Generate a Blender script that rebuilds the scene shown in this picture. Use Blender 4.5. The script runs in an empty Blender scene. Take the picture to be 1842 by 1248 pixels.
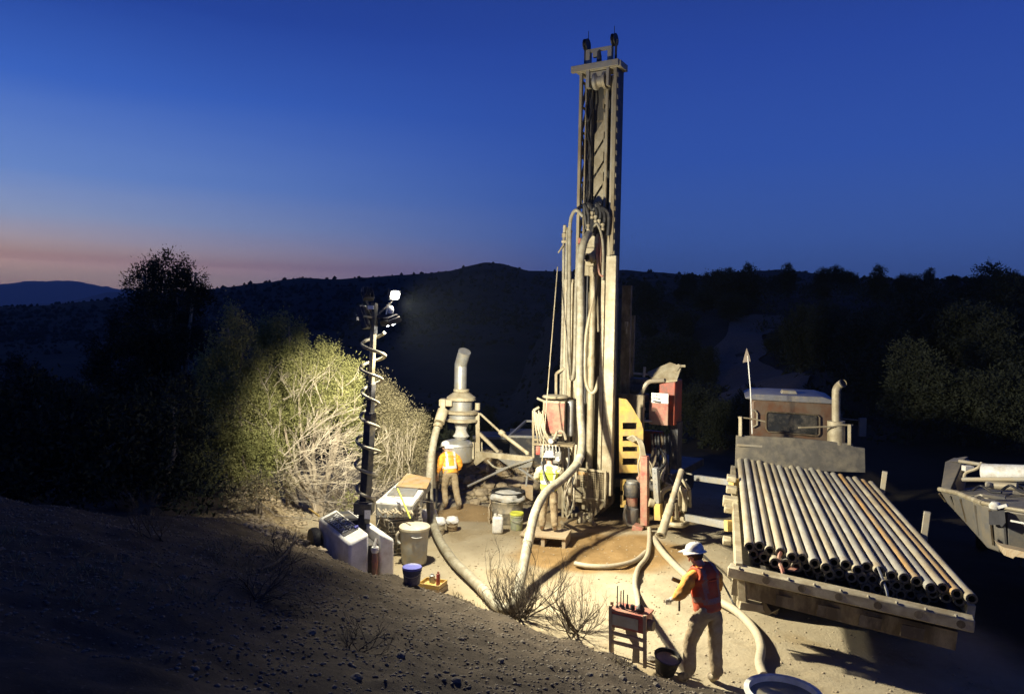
import bpy, bmesh, math, random
import numpy as np
from mathutils import Vector as V, Matrix as M, noise as mnoise
random.seed(7); rng = np.random.default_rng(7)
S = bpy.context.scene
COL = S.collection
R = math.radians

# ------------------------------------------------------------------ camera
F = 1330.0                                   # focal length in photo pixels (1842 wide)
CAM = V((0, 0, 4.75)); PITCH = math.atan(34 / F); ROLL = 0.019
FW = V((0, math.cos(PITCH), -math.sin(PITCH))); U0 = V((0, math.sin(PITCH), math.cos(PITCH))); R0_ = V((1, 0, 0))
UP = U0 * math.cos(ROLL) - R0_ * math.sin(ROLL); RT = R0_ * math.cos(ROLL) + U0 * math.sin(ROLL)
cd = bpy.data.cameras.new('camera'); cam = bpy.data.objects.new('camera', cd); COL.objects.link(cam)
mw = M((RT, UP, -FW)).transposed().to_4x4(); mw.translation = CAM
cam.matrix_world = mw
cd.sensor_width = 36; cd.lens = F / 1842 * 36; cd.clip_start = 0.1; cd.clip_end = 40000
S.camera = cam

def ray(px, py): return FW + RT * ((px - 921) / F) + UP * ((624 - py) / F)
def P(px, py, d):                            # the point seen at a photo pixel, d metres ahead
    r = ray(px, py); return CAM + r * (d / r.y)
def G(px, py, z=0.0):                        # the point seen at a photo pixel on the level z
    r = ray(px, py); return CAM + r * ((z - CAM.z) / r.z)

# ------------------------------------------------------------------ world: dusk sky
def lin(c): return tuple((x / 255 / 12.92 if x / 255 <= .04045 else ((x / 255 + .055) / 1.055) ** 2.4) for x in c) + (1,)
W = bpy.data.worlds.new('World'); S.world = W; W.use_nodes = True
nt = W.node_tree; nt.nodes.clear(); N = nt.nodes.new; L = nt.links.new
def wmath(op, a, b=None, clamp=False):
    n = N('ShaderNodeMath'); n.operation = op; n.use_clamp = clamp
    for i, x in enumerate((a, b)):
        if x is None: continue
        if isinstance(x, (int, float)): n.inputs[i].default_value = x
        else: L(x, n.inputs[i])
    return n.outputs[0]
def wramp(fac, stops):
    n = N('ShaderNodeValToRGB'); L(fac, n.inputs[0]); e = n.color_ramp.elements
    while len(e) < len(stops): e.new(0.5)
    for el, (p, c) in zip(e, stops): el.position = p; el.color = lin(c)
    return n.outputs[0]
tc = N('ShaderNodeTexCoord'); sx = N('ShaderNodeSeparateXYZ'); L(tc.outputs['Generated'], sx.inputs[0])
zz = sx.outputs[2]
# thin streaks bend the horizon bands a little
mp = N('ShaderNodeMapping'); mp.inputs['Scale'].default_value = (3, 3, 40); L(tc.outputs['Generated'], mp.inputs[0])
nz = N('ShaderNodeTexNoise'); nz.inputs['Scale'].default_value = 1.6; nz.inputs['Detail'].default_value = 3; L(mp.outputs[0], nz.inputs[0])
zw = wmath('ADD', zz, wmath('MULTIPLY', wmath('SUBTRACT', nz.outputs[0], .5), .012))
hx = N('ShaderNodeVectorMath'); hx.operation = 'MULTIPLY'; hx.inputs[1].default_value = (1, 1, 0); L(tc.outputs['Generated'], hx.inputs[0])
hn = N('ShaderNodeVectorMath'); hn.operation = 'NORMALIZE'; L(hx.outputs[0], hn.inputs[0])
hd = N('ShaderNodeVectorMath'); hd.operation = 'DOT_PRODUCT'; L(hn.outputs[0], hd.inputs[0])
hd.inputs[1].default_value = (math.sin(R(-55)), math.cos(R(-55)), 0)
m = wmath('DIVIDE', wmath('SUBTRACT', hd.outputs['Value'], .45), .53, True)
m = wmath('POWER', m, 1.5)
blue = wramp(zw, [(0, (34, 48, 88)), (.06, (68, 96, 158)), (.12, (62, 94, 166)), (.22, (48, 82, 165)), (.34, (38, 68, 152)), (.5, (25, 45, 114)), (1, (12, 24, 66))])
glow = wramp(zw, [(0, (190, 130, 115)), (.050, (255, 216, 180)), (.066, (252, 204, 178)), (.072, (224, 176, 150)), (.080, (224, 188, 166)), (.090, (212, 192, 188)), (.120, (166, 180, 212)), (.17, (116, 150, 214)), (.27, (60, 102, 192)), (.36, (34, 66, 150)), (.5, (22, 44, 114)), (1, (12, 24, 66))])
mx = N('ShaderNodeMix'); mx.data_type = 'RGBA'; L(m, mx.inputs['Factor']); L(blue, mx.inputs['A']); L(glow, mx.inputs['B'])
bg = N('ShaderNodeBackground'); L(mx.outputs['Result'], bg.inputs[0]); bg.inputs[1].default_value = 1.22
out = N('ShaderNodeOutputWorld'); L(bg.outputs[0], out.inputs[0])

S.view_settings.view_transform = 'Standard'; S.view_settings.look = 'None'
S.view_settings.gamma = 1; S.view_settings.exposure = 0; S.view_settings.use_curve_mapping = False
S.render.engine = 'CYCLES'; S.cycles.use_denoising = True; S.cycles.max_bounces = 6; S.cycles.sample_clamp_indirect = 4

# ------------------------------------------------------------------ helpers
ORG = {}
def tag(o, label=None, cat=None, group=None, kind=None):
    if label: o['label'] = label
    if cat: o['category'] = cat
    if group: o['group'] = group
    if kind: o['kind'] = kind
    return o
def thing(name, label, cat, loc=(0, 0, 0), group=None):
    o = bpy.data.objects.new(name, None); COL.objects.link(o); o.location = loc; o.empty_display_size = .2
    ORG[o.name] = V(loc); return tag(o, label, cat, group)
def link_mesh(name, me, parent=None, org=None):
    o = bpy.data.objects.new(name, me); COL.objects.link(o)
    if parent: o.parent = parent; ORG[o.name] = ORG[parent.name]
    else:
        o.location = org if org is not None else (0, 0, 0); ORG[o.name] = V(o.location)
    return o
def copy_tree(o, parent=None):
    c = o.copy(); COL.objects.link(c)
    if parent: c.parent = parent
    for ch in list(o.children): copy_tree(ch, c)
    return c
Z = V((0, 0, 1))
class MB:
    def __init__(s): s.v = []; s.f = []
    def add(s, vs, fs):
        b = len(s.v); s.v += [V(x) for x in vs]; s.f += [tuple(i + b for i in f) for f in fs]; return s
    def box(s, c, size, ax=None):
        c = V(c); ax = ax or (V((1, 0, 0)), V((0, 1, 0)), V((0, 0, 1))); h = [a * (k / 2) for a, k in zip(ax, size)]
        vs = [c + h[0] * i + h[1] * j + h[2] * k for k in (-1, 1) for j in (-1, 1) for i in (-1, 1)]
        return s.add(vs, [(0, 2, 3, 1), (4, 5, 7, 6), (0, 1, 5, 4), (2, 6, 7, 3), (0, 4, 6, 2), (1, 3, 7, 5)])
    def bar(s, a, b, w, h=None, up=Z):
        a, b = V(a), V(b); d = (b - a); l = d.length; d = d / l
        x = d.cross(up)
        if x.length < 1e-3: x = d.cross(V((0, 1, 0)))
        x.normalize(); y = x.cross(d)
        return s.box((a + b) / 2, (w, l, h or w), (x, d, y))
    def tube(s, pts, r, n=8, cap=True, hollow=0):
        pts = [V(p) for p in pts]; k = len(pts); rr = r if isinstance(r, (list, tuple)) else [r] * k
        t = (pts[1] - pts[0]).normalized(); x = t.orthogonal().normalized(); vs = []
        for i, p in enumerate(pts):
            t2 = (pts[min(i + 1, k - 1)] - pts[max(i - 1, 0)])
            t2 = t2.normalized() if t2.length > 1e-9 else t
            x = (t.rotation_difference(t2)) @ x; t = t2; y = t.cross(x)
            vs += [p + (x * math.cos(a) + y * math.sin(a)) * rr[i] for a in (2 * math.pi * j / n for j in range(n))]
        fs = [(i * n + j, i * n + (j + 1) % n, (i + 1) * n + (j + 1) % n, (i + 1) * n + j) for i in range(k - 1) for j in range(n)]
        if cap: fs += [tuple(range(n - 1, -1, -1)), tuple((k - 1) * n + j for j in range(n))]
        return s.add(vs, fs)
    def lathe(s, prof, c=(0, 0, 0), axis=Z, n=20, cap=False):
        c = V(c); q = Z.rotation_difference(V(axis).normalized()); vs = []
        for r, z in prof:
            vs += [c + q @ V((r * math.cos(2 * math.pi * j / n), r * math.sin(2 * math.pi * j / n), z)) for j in range(n)]
        k = len(prof)
        fs = [(i * n + j, i * n + (j + 1) % n, (i + 1) * n + (j + 1) % n, (i + 1) * n + j) for i in range(k - 1) for j in range(n)]
        if cap: fs += [tuple(range(n - 1, -1, -1)), tuple((k - 1) * n + j for j in range(n))]
        return s.add(vs, fs)
    def prism(s, poly, t):
        poly = [V(p) for p in poly]; t = V(t); n = len(poly)
        return s.add(poly + [p + t for p in poly], [tuple(range(n - 1, -1, -1)), tuple(range(n, 2 * n))] + [(i, (i + 1) % n, n + (i + 1) % n, n + i) for i in range(n)])
    def mesh(s, name, mat, org=(0, 0, 0), smooth=True, fix=True):
        org = V(org); me = bpy.data.meshes.new(name)
        me.from_pydata([tuple(v - org) for v in s.v], [], s.f)
        if fix:
            bm = bmesh.new(); bm.from_mesh(me); bmesh.ops.recalc_face_normals(bm, faces=bm.faces); bm.to_mesh(me); bm.free()
        if smooth:
            me.shade_smooth(); me.set_sharp_from_angle(angle=R(38))
        me.materials.append(mat); return me
    def build(s, name, mat, parent=None, bevel=0, org=None, smooth=True, fix=True):
        o = ORG[parent.name] if parent else V(org if org is not None else (0, 0, 0))
        ob = link_mesh(name, s.mesh(name, mat, o, smooth, fix), parent, o)
        if bevel:
            b = ob.modifiers.new('edge', 'BEVEL'); b.width = bevel; b.segments = 2; b.limit_method = 'ANGLE'; b.angle_limit = R(50)
        return ob
def smooth_path(pts, n=6):                    # Catmull-Rom
    pts = [V(p) for p in pts]; o = []
    for i in range(len(pts) - 1):
        a, b, c, d = pts[max(i - 1, 0)], pts[i], pts[i + 1], pts[min(i + 2, len(pts) - 1)]
        for k in range(n):
            t = k / n
            o.append(.5 * ((2 * b) + (c - a) * t + (2 * a - 5 * b + 4 * c - d) * t * t + (3 * b - a - 3 * c + d) * t ** 3))
    return o + [pts[-1]]
def np_mesh(name, v, f, mat, smooth=False):   # f: (n,3) or (n,4) array
    me = bpy.data.meshes.new(name); k = f.shape[1]
    me.vertices.add(len(v)); me.vertices.foreach_set('co', v.astype(np.float32).ravel())
    me.loops.add(f.size); me.loops.foreach_set('vertex_index', f.astype(np.int32).ravel())
    me.polygons.add(len(f)); me.polygons.foreach_set('loop_start', np.arange(0, f.size, k, dtype=np.int32))
    me.update(calc_edges=True)
    if smooth: me.shade_smooth()
    me.materials.append(mat); return me

# ------------------------------------------------------------------ materials
def mat(name, col, rough=.7, metal=0, dust=None, dust_amt=.5, scale=4, bump=.15, bscale=40, var=.2, spec=.4, emit=None, attr=None, stretch=None):
    m_ = bpy.data.materials.new(name); m_.use_nodes = True; t = m_.node_tree; b = t.nodes['Principled BSDF']
    n_, l_ = t.nodes.new, t.links.new
    b.inputs['Roughness'].default_value = rough; b.inputs['Metallic'].default_value = metal; b.inputs['Specular IOR Level'].default_value = spec
    co = n_('ShaderNodeTexCoord').outputs['Object']
    if stretch:
        mp_ = n_('ShaderNodeMapping'); mp_.inputs['Scale'].default_value = stretch; l_(co, mp_.inputs[0]); co = mp_.outputs[0]
    def noise(sc, det=5, ro=.6):
        q = n_('ShaderNodeTexNoise'); q.inputs['Scale'].default_value = sc; q.inputs['Detail'].default_value = det; q.inputs['Roughness'].default_value = ro; l_(co, q.inputs[0]); return q.outputs[0]
    def rampn(x, a, c):
        q = n_('ShaderNodeMapRange'); q.inputs[1].default_value = a; q.inputs[2].default_value = c; l_(x, q.inputs[0]); return q.outputs[0]
    def mixc(f, a, c):
        q = n_('ShaderNodeMix'); q.data_type = 'RGBA'
        for nm, x in (('Factor', f), ('A', a), ('B', c)):
            if hasattr(x, 'is_linked'): l_(x, q.inputs[nm])
            else: q.inputs[nm].default_value = x if nm == 'Factor' else (*x[:3], 1)
        return q.outputs['Result']
    k1 = tuple(c * (1 - var) for c in col); k2 = tuple(min(1, c * (1 + var)) for c in col)
    c_ = mixc(rampn(noise(scale * 1.7), .3, .7), k1, k2)
    if attr:
        at = n_('ShaderNodeAttribute'); at.attribute_name = attr[0]; c_ = mixc(at.outputs['Fac'], c_, attr[1])
    if dust:
        c_ = mixc(rampn(noise(scale, 8, .7), .62 - dust_amt * .5, .85 - dust_amt * .5), c_, dust)
    l_(c_, b.inputs['Base Color'])
    if bump:
        q = n_('ShaderNodeBump'); q.inputs['Strength'].default_value = bump; q.inputs['Distance'].default_value = .02; l_(noise(bscale), q.inputs['Height']); l_(q.outputs[0], b.inputs['Normal'])
    if emit:
        b.inputs['Emission Color'].default_value = (*emit[0], 1); b.inputs['Emission Strength'].default_value = emit[1]
    return m_
DUST = (.40, .34, .23)
K = {
 'plateshade': mat('shaded_plate', (.06, .06, .058), .6, .1, (.13, .115, .09), .4, 2.2, stretch=(1, 1, .35)),
 'steel': mat('dusty_steel', (.36, .35, .30), .6, .25, DUST, .55, 3),
 'cream': mat('cream_painted_steel', (.43, .385, .27), .55, .1, (.27, .22, .135), .5, 3),
 'mast': mat('mast_paint', (.33, .29, .20), .6, .1, (.20, .155, .09), .5, 2.2, stretch=(1, 1, .35)),
 'darksteel': mat('dark_steel', (.055, .055, .06), .55, .2, (.2, .17, .12), .25, 4),
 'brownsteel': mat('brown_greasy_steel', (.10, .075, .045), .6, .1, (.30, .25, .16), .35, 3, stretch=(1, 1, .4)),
 'black': mat('black_rubber', (.02, .02, .022), .55, 0, (.14, .12, .09), .2, 6),
 'red': mat('faded_red_paint', (.36, .055, .045), .5, 0, (.34, .22, .15), .4, 4),
 'pinkred': mat('dusty_red_paint', (.31, .085, .065), .6, 0, (.32, .21, .14), .5, 4),
 'orangered': mat('rust_red_paint', (.32, .06, .03), .5, 0, (.10, .06, .04), .35, 4),
 'yellow': mat('yellow_paint', (.58, .39, .10), .5, 0, (.42, .30, .15), .4, 5),
 'hose': mat('cream_hose', (.31, .29, .22), .6, 0, (.21, .18, .12), .45, 7, bump=.3, bscale=60),
 'greyhose': mat('grey_brown_hose', (.30, .27, .21), .6, 0, DUST, .5, 7),
 'white': mat('white_plastic', (.72, .71, .66), .45, 0, (.5, .45, .33), .3, 5),
 'canopy': mat('white_canopy_paint', (.74, .73, .68), .35, 0, (.52, .46, .34), .25, 3),
 'grey': mat('grey_plastic', (.33, .34, .32), .5, 0, DUST, .4, 4),
 'galv': mat('galvanised_steel', (.34, .35, .35), .45, .5, (.36, .33, .26), .4, 5),
 'wood': mat('weathered_wood', (.34, .25, .15), .8, 0, DUST, .4, 6, stretch=(1, 6, 1)),
 'ply': mat('plywood', (.42, .27, .12), .75, 0, DUST, .35, 4),
 'pipe': mat('worn_pipe_steel', (.42, .385, .29), .55, .2, (.33, .27, .17), .5, 5, stretch=(1, .25, 1)),
 'pipegrey': mat('grey_pipe_steel', (.38, .365, .31), .52, .25, (.29, .25, .18), .4, 5, stretch=(1, .25, 1)),
 'piperust': mat('rusty_pipe_steel', (.50, .31, .12), .6, .2, (.30, .26, .18), .4, 5, stretch=(1, .25, 1)),
 'pipeend': mat('dark_pipe_thread', (.09, .085, .075), .5, .5, (.25, .22, .16), .3, 20),
 'skin': mat('skin', (.44, .27, .18), .6, 0, None, bump=.05),
 'hair': mat('dark_hair', (.03, .022, .015), .7),
 'hat': mat('white_hard_hat', (.68, .67, .62), .35, 0, (.35, .25, .22), .3, 14),
 'trouser': mat('tan_work_trousers', (.27, .20, .115), .9, 0, (.34, .28, .18), .4, 8, bump=.6, bscale=18),
 'trouser_d': mat('brown_work_trousers', (.17, .135, .085), .9, 0, (.27, .23, .15), .35, 8, bump=.6, bscale=18),
 'boot': mat('dusty_boot', (.12, .09, .06), .8, 0, DUST, .5, 10),
 'glove': mat('pale_work_glove', (.45, .43, .38), .8, 0, (.15, .13, .1), .35, 20),
 'bark': mat('grey_bark', (.34, .29, .22), .85, 0, (.2, .16, .11), .4, 6, stretch=(1, 1, .3)),
 'twig': mat('dead_twig', (.075, .058, .04), .85),
 'palebranch': mat('bleached_branch', (.43, .38, .29), .85, 0, (.3, .25, .18), .35, 8),
 'leaf': mat('juniper_green', (.165, .175, .060), .75, 0, None, scale=1.2, bump=0, var=.35, spec=.2, attr=('shade', (.27, .265, .105))),
 'leafdry': mat('dry_juniper', (.17, .15, .085), .8, 0, None, scale=1.2, bump=0, var=.25, spec=.2, attr=('shade', (.25, .22, .13))),
 'leafdark': mat('pinyon_green', (.036, .042, .024), .8, 0, None, scale=.8, bump=0, var=.3, spec=.15, attr=('shade', (.052, .058, .034))),
 'darkbark': mat('dark_bark', (.05, .042, .034), .9),
 'far': mat('far_woodland', (.048, .048, .038), .95, 0, (.085, .072, .052), .3, .02, bump=0, spec=.05),
 'farleaf': mat('far_tree_green', (.040, .044, .030), .95, 0, None, .1, bump=0, spec=.05),
 'rock': mat('sandstone_rock', (.27, .21, .135), .9, 0, (.4, .33, .22), .45, 5, bump=.6, bscale=12),
 'gravel': mat('dark_gravel', (.125, .105, .08), .9, 0, (.26, .22, .16), .35, 2.5, bump=.3),
 'blue': mat('blue_plastic', (.12, .13, .42), .4), 'lime': mat('lime_plastic', (.50, .52, .06), .5, 0, DUST, .2),
 'bag': mat('grey_cloth_bag', (.40, .40, .38), .85, 0, DUST, .3, 6, bump=.5, bscale=9),
 'drum': mat('dusty_black_drum', (.10, .095, .085), .55, 0, DUST, .45, 4),
 'glass': mat('dark_cab_glass', (.03, .032, .035), .15, 0, (.16, .14, .11), .25, 3, spec=.5),
 'water': mat('muddy_water', (.22, .20, .14), .12, 0, None, bump=.05, bscale=10, spec=.5),
 'ink': mat('dark_print', (.04, .04, .045), .6), 'paper': mat('white_sign', (.75, .74, .70), .5, 0, DUST, .2, 20),
 'panel': mat('charcoal_panel', (.08, .08, .085), .5, 0, DUST, .2, 10), 'letter': mat('pale_letters', (.62, .62, .60), .5),
 'signor': mat('orange_sign_header', (.46, .26, .09), .6, 0, DUST, .35, 20),
 'bodygrey': mat('grey_alloy_body', (.14, .137, .13), .6, .2, (.22, .19, .14), .45, 2.5),
 'skip': mat('dull_steel_bin', (.13, .11, .085), .7, .1, (.2, .17, .12), .4, 3),
 'lamp': mat('lit_lamp_lens', (.9, .9, .85), .3, emit=((1, .95, .80), 260)),
 'lampdim': mat('lit_lamp_edge', (.9, .9, .85), .3, emit=((1, .95, .80), 30)),
}
# ------------------------------------------------------------------ terrain
CREST = np.array([(-12, 44), (-8.5, 30), (-7.0, 23), (-6.2, 19), (-5.4, 16.2), (-4.2, 14.3), (-3.45, 13.1), (-2.65, 12.2), (-2.0, 12.2), (-.52, 11.4), (.63, 10.7), (1.35, 10.0), (1.97, 9.4), (2.86, 9.0), (4.5, 8), (7, 6.5), (14, 3), (40, -6)], float)
def sstep(a, b, x): t = np.clip((x - a) / (b - a), 0, 1); return t * t * (3 - 2 * t)
def crest_sd(x, y):
    best = np.full(x.shape, 1e9); sg = np.ones(x.shape)
    for (ax, ay), (bx, by) in zip(CREST[:-1], CREST[1:]):
        dx, dy = bx - ax, by - ay; l2 = dx * dx + dy * dy
        t = np.clip(((x - ax) * dx + (y - ay) * dy) / l2, 0, 1)
        d = np.hypot(x - ax - t * dx, y - ay - t * dy)
        s_ = np.sign(dx * (y - ay) - dy * (x - ax)); k = d < best - 1e-9
        best = np.where(k, d, best); sg = np.where(k, s_, sg)
    return best * np.where(sg == 0, 1, sg)
_perm = rng.permutation(256)
_val = rng.random(256)
def vnoise(x, y):                              # value noise
    xi = np.floor(x).astype(int); yi = np.floor(y).astype(int); fx = x - xi; fy = y - yi
    fx = fx * fx * (3 - 2 * fx); fy = fy * fy * (3 - 2 * fy)
    h = lambda i, j: _val[_perm[(_perm[i & 255] + j) & 255]]
    return (h(xi, yi) * (1 - fx) + h(xi + 1, yi) * fx) * (1 - fy) + (h(xi, yi + 1) * (1 - fx) + h(xi + 1, yi + 1) * fx) * fy - .5
def fbm(x, y, s=1, o=4):
    r = 0; a = 1
    for k in range(o): r = r + a * vnoise(x * s + 17 * k, y * s - 9 * k); s *= 2.03; a *= .5
    return r
MOUNDS = [(-.55, 21.8, 1.0, 1.1), (.9, 22.3, .8, 1.0), (-1.9, 22.5, .7, 1.0), (-.95, 18.9, .20, .55), (3.1, 17.0, .12, .7), (-6.9, 17.5, .35, 1.2)]
def terrain(x, y, fine=True):
    x = np.asarray(x, float); y = np.asarray(y, float)
    s = crest_sd(x, y); wob = fbm(x, y, 1.3, 3) * .25; s = s + wob * sstep(-3, 0, -np.abs(s))
    B = 3.1 - .24 * x - .24 * y
    B = B - sstep(9.5, 14, y) * sstep(-5.2, -8, x) * .9          # the bank rolls off on the left
    lo = .55 + .3 * fbm(x, y, .3, 2)
    B = np.maximum(B, np.where(y > 12, lo, -2)); B = np.where(y < 0, 3.1 - .24 * x + .02 * y, B)
    B = np.clip(B, -.2, 6)
    B = B + fbm(x, y, .55, 3) * .10
    pad = -.055 * np.clip(x - 3.5, 0, 9) + .03 * fbm(x, y, .5, 2)
    for mx_, my_, h, r in MOUNDS: pad = pad + h * np.exp(-((x - mx_) ** 2 + (y - my_) ** 2) / r ** 2) * (1 + .6 * fbm(x, y, 1.7, 3))
    ru = x * .93 + y * .36 + .25 * fbm(x, y, .3, 2); pad = pad - .022 * (np.exp(-((ru - 5.0) / .16) ** 2) + np.exp(-((ru - 6.6) / .16) ** 2) + np.exp(-((ru - 7.5) / .15) ** 2)) * (1 + .5 * np.sin(y * 22 - x * 9))
    w = sstep(-.12, .5, s); z = B * (1 - w) + pad * w
    r = sstep(-2, 22, x); yy = np.clip(y - 24, 0, None)
    T = r * .105 * yy - (1 - r) * (.16 * np.minimum(yy, 90)) + fbm(x, y, .05, 3) * 2.0
    T = T + sstep(22, 40, x) * sstep(28, 50, y) * 2.2
    T = np.where(yy > 160, T - r * .105 * (yy - 160) * 1.2, T); T = np.clip(T, -14, 17)
    k = sstep(23.5, 31, y + .15 * np.abs(x - 3)); z = z * (1 - k) + T * k
    q = sstep(9, 17, x) * sstep(60, 20, y); z = z + q * (.6 + .05 * np.clip(x - 9, 0, 40))
    if fine: z = z + (fbm(x, y, 2.2, 5) * .075) * np.where(s > .5, .35, 1.3) * (1 - k) + k * fbm(x, y, .4, 3) * .3
    return z, s
def tz(x, y): return float(terrain(np.array([x]), np.array([y]))[0][0])
def GT(px, py, lo=4, hi=60):                    # where the ray through a photo pixel meets the ground
    r = ray(px, py); d = np.linspace(lo, hi, 2200); z = 4.75 + r.z / r.y * d; x = r.x / r.y * d
    g = terrain(x, d)[0]; i = int(np.argmax(z < g)); return V((x[i], d[i], g[i]))
def grade(a, b, step, far_lo, far_hi, g=1.16):
    mid = list(np.arange(a, b, step)); h = []; x = b; st = step
    while x < far_hi: h.append(x); x += st; st *= g
    h.append(far_hi); l = []; x = a - step; st = step
    while x > far_lo: l.append(x); x -= st; st *= g
    l.append(far_lo); return np.array(l[::-1] + mid + h)
gx = grade(-9.5, 10.5, .075, -9000, 9000); gy = grade(4.0, 25, .075, -400, 13500, 1.10)
X, Y = np.meshgrid(gx, gy); Zt, Sd = terrain(X, Y); n_x, n_y = len(gx), len(gy)
idx = np.arange(n_x * n_y).reshape(n_y, n_x)
fq = np.stack([idx[:-1, :-1], idx[:-1, 1:], idx[1:, 1:], idx[1:, :-1]], -1).reshape(-1, 4)
gm = bpy.data.materials.new('pad_and_bank_soil'); gm.use_nodes = True
def soil(m_):
    t = m_.node_tree; b = t.nodes['Principled BSDF']; n_, l_ = t.nodes.new, t.links.new
    b.inputs['Roughness'].default_value = .95; b.inputs['Specular IOR Level'].default_value = .15
    co = n_('ShaderNodeTexCoord').outputs['Object']
    def noise(sc, det=6, ro=.6):
        q = n_('ShaderNodeTexNoise'); q.inputs['Scale'].default_value = sc; q.inputs['Detail'].default_value = det; q.inputs['Roughness'].default_value = ro; l_(co, q.inputs[0]); return q.outputs[0]
    def mr(x, a, c):
        q = n_('ShaderNodeMapRange'); q.inputs[1].default_value = a; q.inputs[2].default_value = c; l_(x, q.inputs[0]); return q.outputs[0]
    def mixc(f, a, c):
        q = n_('ShaderNodeMix'); q.data_type = 'RGBA'; l_(f, q.inputs['Factor'])
        for nm, x in (('A', a), ('B', c)):
            if isinstance(x, tuple): q.inputs[nm].default_value = (*x, 1)
            else: l_(x, q.inputs[nm])
        return q.outputs['Result']
    def attr(nm): q = n_('ShaderNodeAttribute'); q.attribute_name = nm; return q.outputs['Fac']
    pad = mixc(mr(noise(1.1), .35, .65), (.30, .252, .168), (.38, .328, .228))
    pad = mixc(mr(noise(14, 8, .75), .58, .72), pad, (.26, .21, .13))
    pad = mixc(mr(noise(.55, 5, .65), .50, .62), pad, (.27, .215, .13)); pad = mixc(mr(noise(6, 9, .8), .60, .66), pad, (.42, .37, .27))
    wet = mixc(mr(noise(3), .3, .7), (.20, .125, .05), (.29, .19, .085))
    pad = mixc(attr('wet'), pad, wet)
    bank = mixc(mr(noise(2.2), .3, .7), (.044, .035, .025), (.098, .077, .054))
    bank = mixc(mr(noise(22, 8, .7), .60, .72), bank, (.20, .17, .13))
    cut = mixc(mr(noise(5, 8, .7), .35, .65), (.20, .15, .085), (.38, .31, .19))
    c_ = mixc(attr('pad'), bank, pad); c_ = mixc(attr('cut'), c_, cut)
    wild_shade = mixc(mr(noise(.25), .35, .65), (.030, .027, .020), (.060, .048, .034))
    c_ = mixc(attr('wild_shade'), c_, wild_shade)
    l_(c_, b.inputs['Base Color'])
    q = n_('ShaderNodeBump'); q.inputs['Strength'].default_value = .55; q.inputs['Distance'].default_value = .04; l_(noise(16, 9, .72), q.inputs['Height'])
    q2 = n_('ShaderNodeBump'); q2.inputs['Strength'].default_value = .3; q2.inputs['Distance'].default_value = .015; l_(noise(70, 4, .7), q2.inputs['Height']); l_(q.outputs[0], q2.inputs['Normal']); l_(q2.outputs[0], b.inputs['Normal'])
soil(gm)
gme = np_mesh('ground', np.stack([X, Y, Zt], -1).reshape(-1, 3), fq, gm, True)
def put(nm, a): at = gme.attributes.new(nm, 'FLOAT', 'POINT'); at.data.foreach_set('value', a.astype(np.float32).ravel())
wn = fbm(X, Y, 1.0, 4) * .5
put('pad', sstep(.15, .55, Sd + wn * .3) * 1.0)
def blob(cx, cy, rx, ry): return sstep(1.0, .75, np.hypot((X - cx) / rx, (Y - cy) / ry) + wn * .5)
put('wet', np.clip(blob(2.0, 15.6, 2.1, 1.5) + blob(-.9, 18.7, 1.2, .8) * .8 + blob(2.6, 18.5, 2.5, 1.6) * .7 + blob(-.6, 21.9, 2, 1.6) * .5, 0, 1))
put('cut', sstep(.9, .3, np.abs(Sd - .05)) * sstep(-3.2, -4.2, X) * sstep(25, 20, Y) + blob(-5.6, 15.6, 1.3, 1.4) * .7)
put('wild_shade', np.clip(sstep(22.5, 28, Y + .1 * np.abs(X)) + sstep(-7, -9, X) + sstep(7.2, 8.8, X + wn * .8), 0, 1))  # right of the truck the dark soil colour stands in for shade
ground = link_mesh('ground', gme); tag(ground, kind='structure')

# far ridges and mountains: real terrain at its distance
def ridge(name, prof, dist, depth, zlow, m_, rough, kind='structure', steps=14):
    px = np.array([p[0] for p in prof], float); py = np.array([p[1] for p in prof], float)
    xs = np.linspace(px[0], px[-1], 420); ys = np.interp(xs, px, py)
    ys = ys + fbm(xs * .02, xs * .003, 1, 4) * rough * 2.0 + fbm(xs * .12, xs * .01, 1, 3) * rough
    rows = []
    for k in range(steps):
        t = k / (steps - 1); d = dist - depth + depth * 1.5 * t; row = []
        for x_, y_ in zip(xs, ys):
            top = P(x_, y_, dist); pr = 1 - abs(t - 2 / 3) / (2 / 3 if t < 2 / 3 else 1 / 3)
            pr = max(pr, 0); pr = pr ** 1.15 if t < 2 / 3 else pr
            sx_ = top.x / dist
            row.append((sx_ * d, d, zlow + (top.z - zlow) * pr))
        rows.append(row)
    a = np.array(rows); zz_ = a[:, :, 2]
    a[:, :, 2] = zz_ + fbm(a[:, :, 0] / depth * 6, a[:, :, 1] / depth * 6, 1, 4) * (zz_ - zlow) * .22 * np.abs(np.linspace(0, 1, steps)[:, None] - 2 / 3) / (2 / 3)
    n1, n2 = a.shape[:2]; ii = np.arange(n1 * n2).reshape(n1, n2)
    f = np.stack([ii[:-1, :-1], ii[:-1, 1:], ii[1:, 1:], ii[1:, :-1]], -1).reshape(-1, 4)
    o = link_mesh(name, np_mesh(name, a.reshape(-1, 3), f, m_, True)); tag(o, kind=kind); return o, a
hillm = K['far']
mtn = mat('far_mountain_rock', (.16, .15, .14), .95, 0, None, scale=.0004, bump=0, spec=.05)
rd1, hill_a = ridge('wooded_hills', [(-700, 560), (-200, 552), (60, 545), (220, 530), (300, 520), (390, 511), (480, 500), (545, 491), (600, 494), (700, 488), (790, 481), (830, 474), (872, 464), (905, 468), (950, 480), (1010, 480), (1120, 478), (1180, 481), (1280, 489), (1330, 480), (1400, 476), (1440, 479), (1520, 492), (1660, 495), (1842, 490), (2400, 480)], 620, 430, -16, hillm, 1.0)
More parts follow.
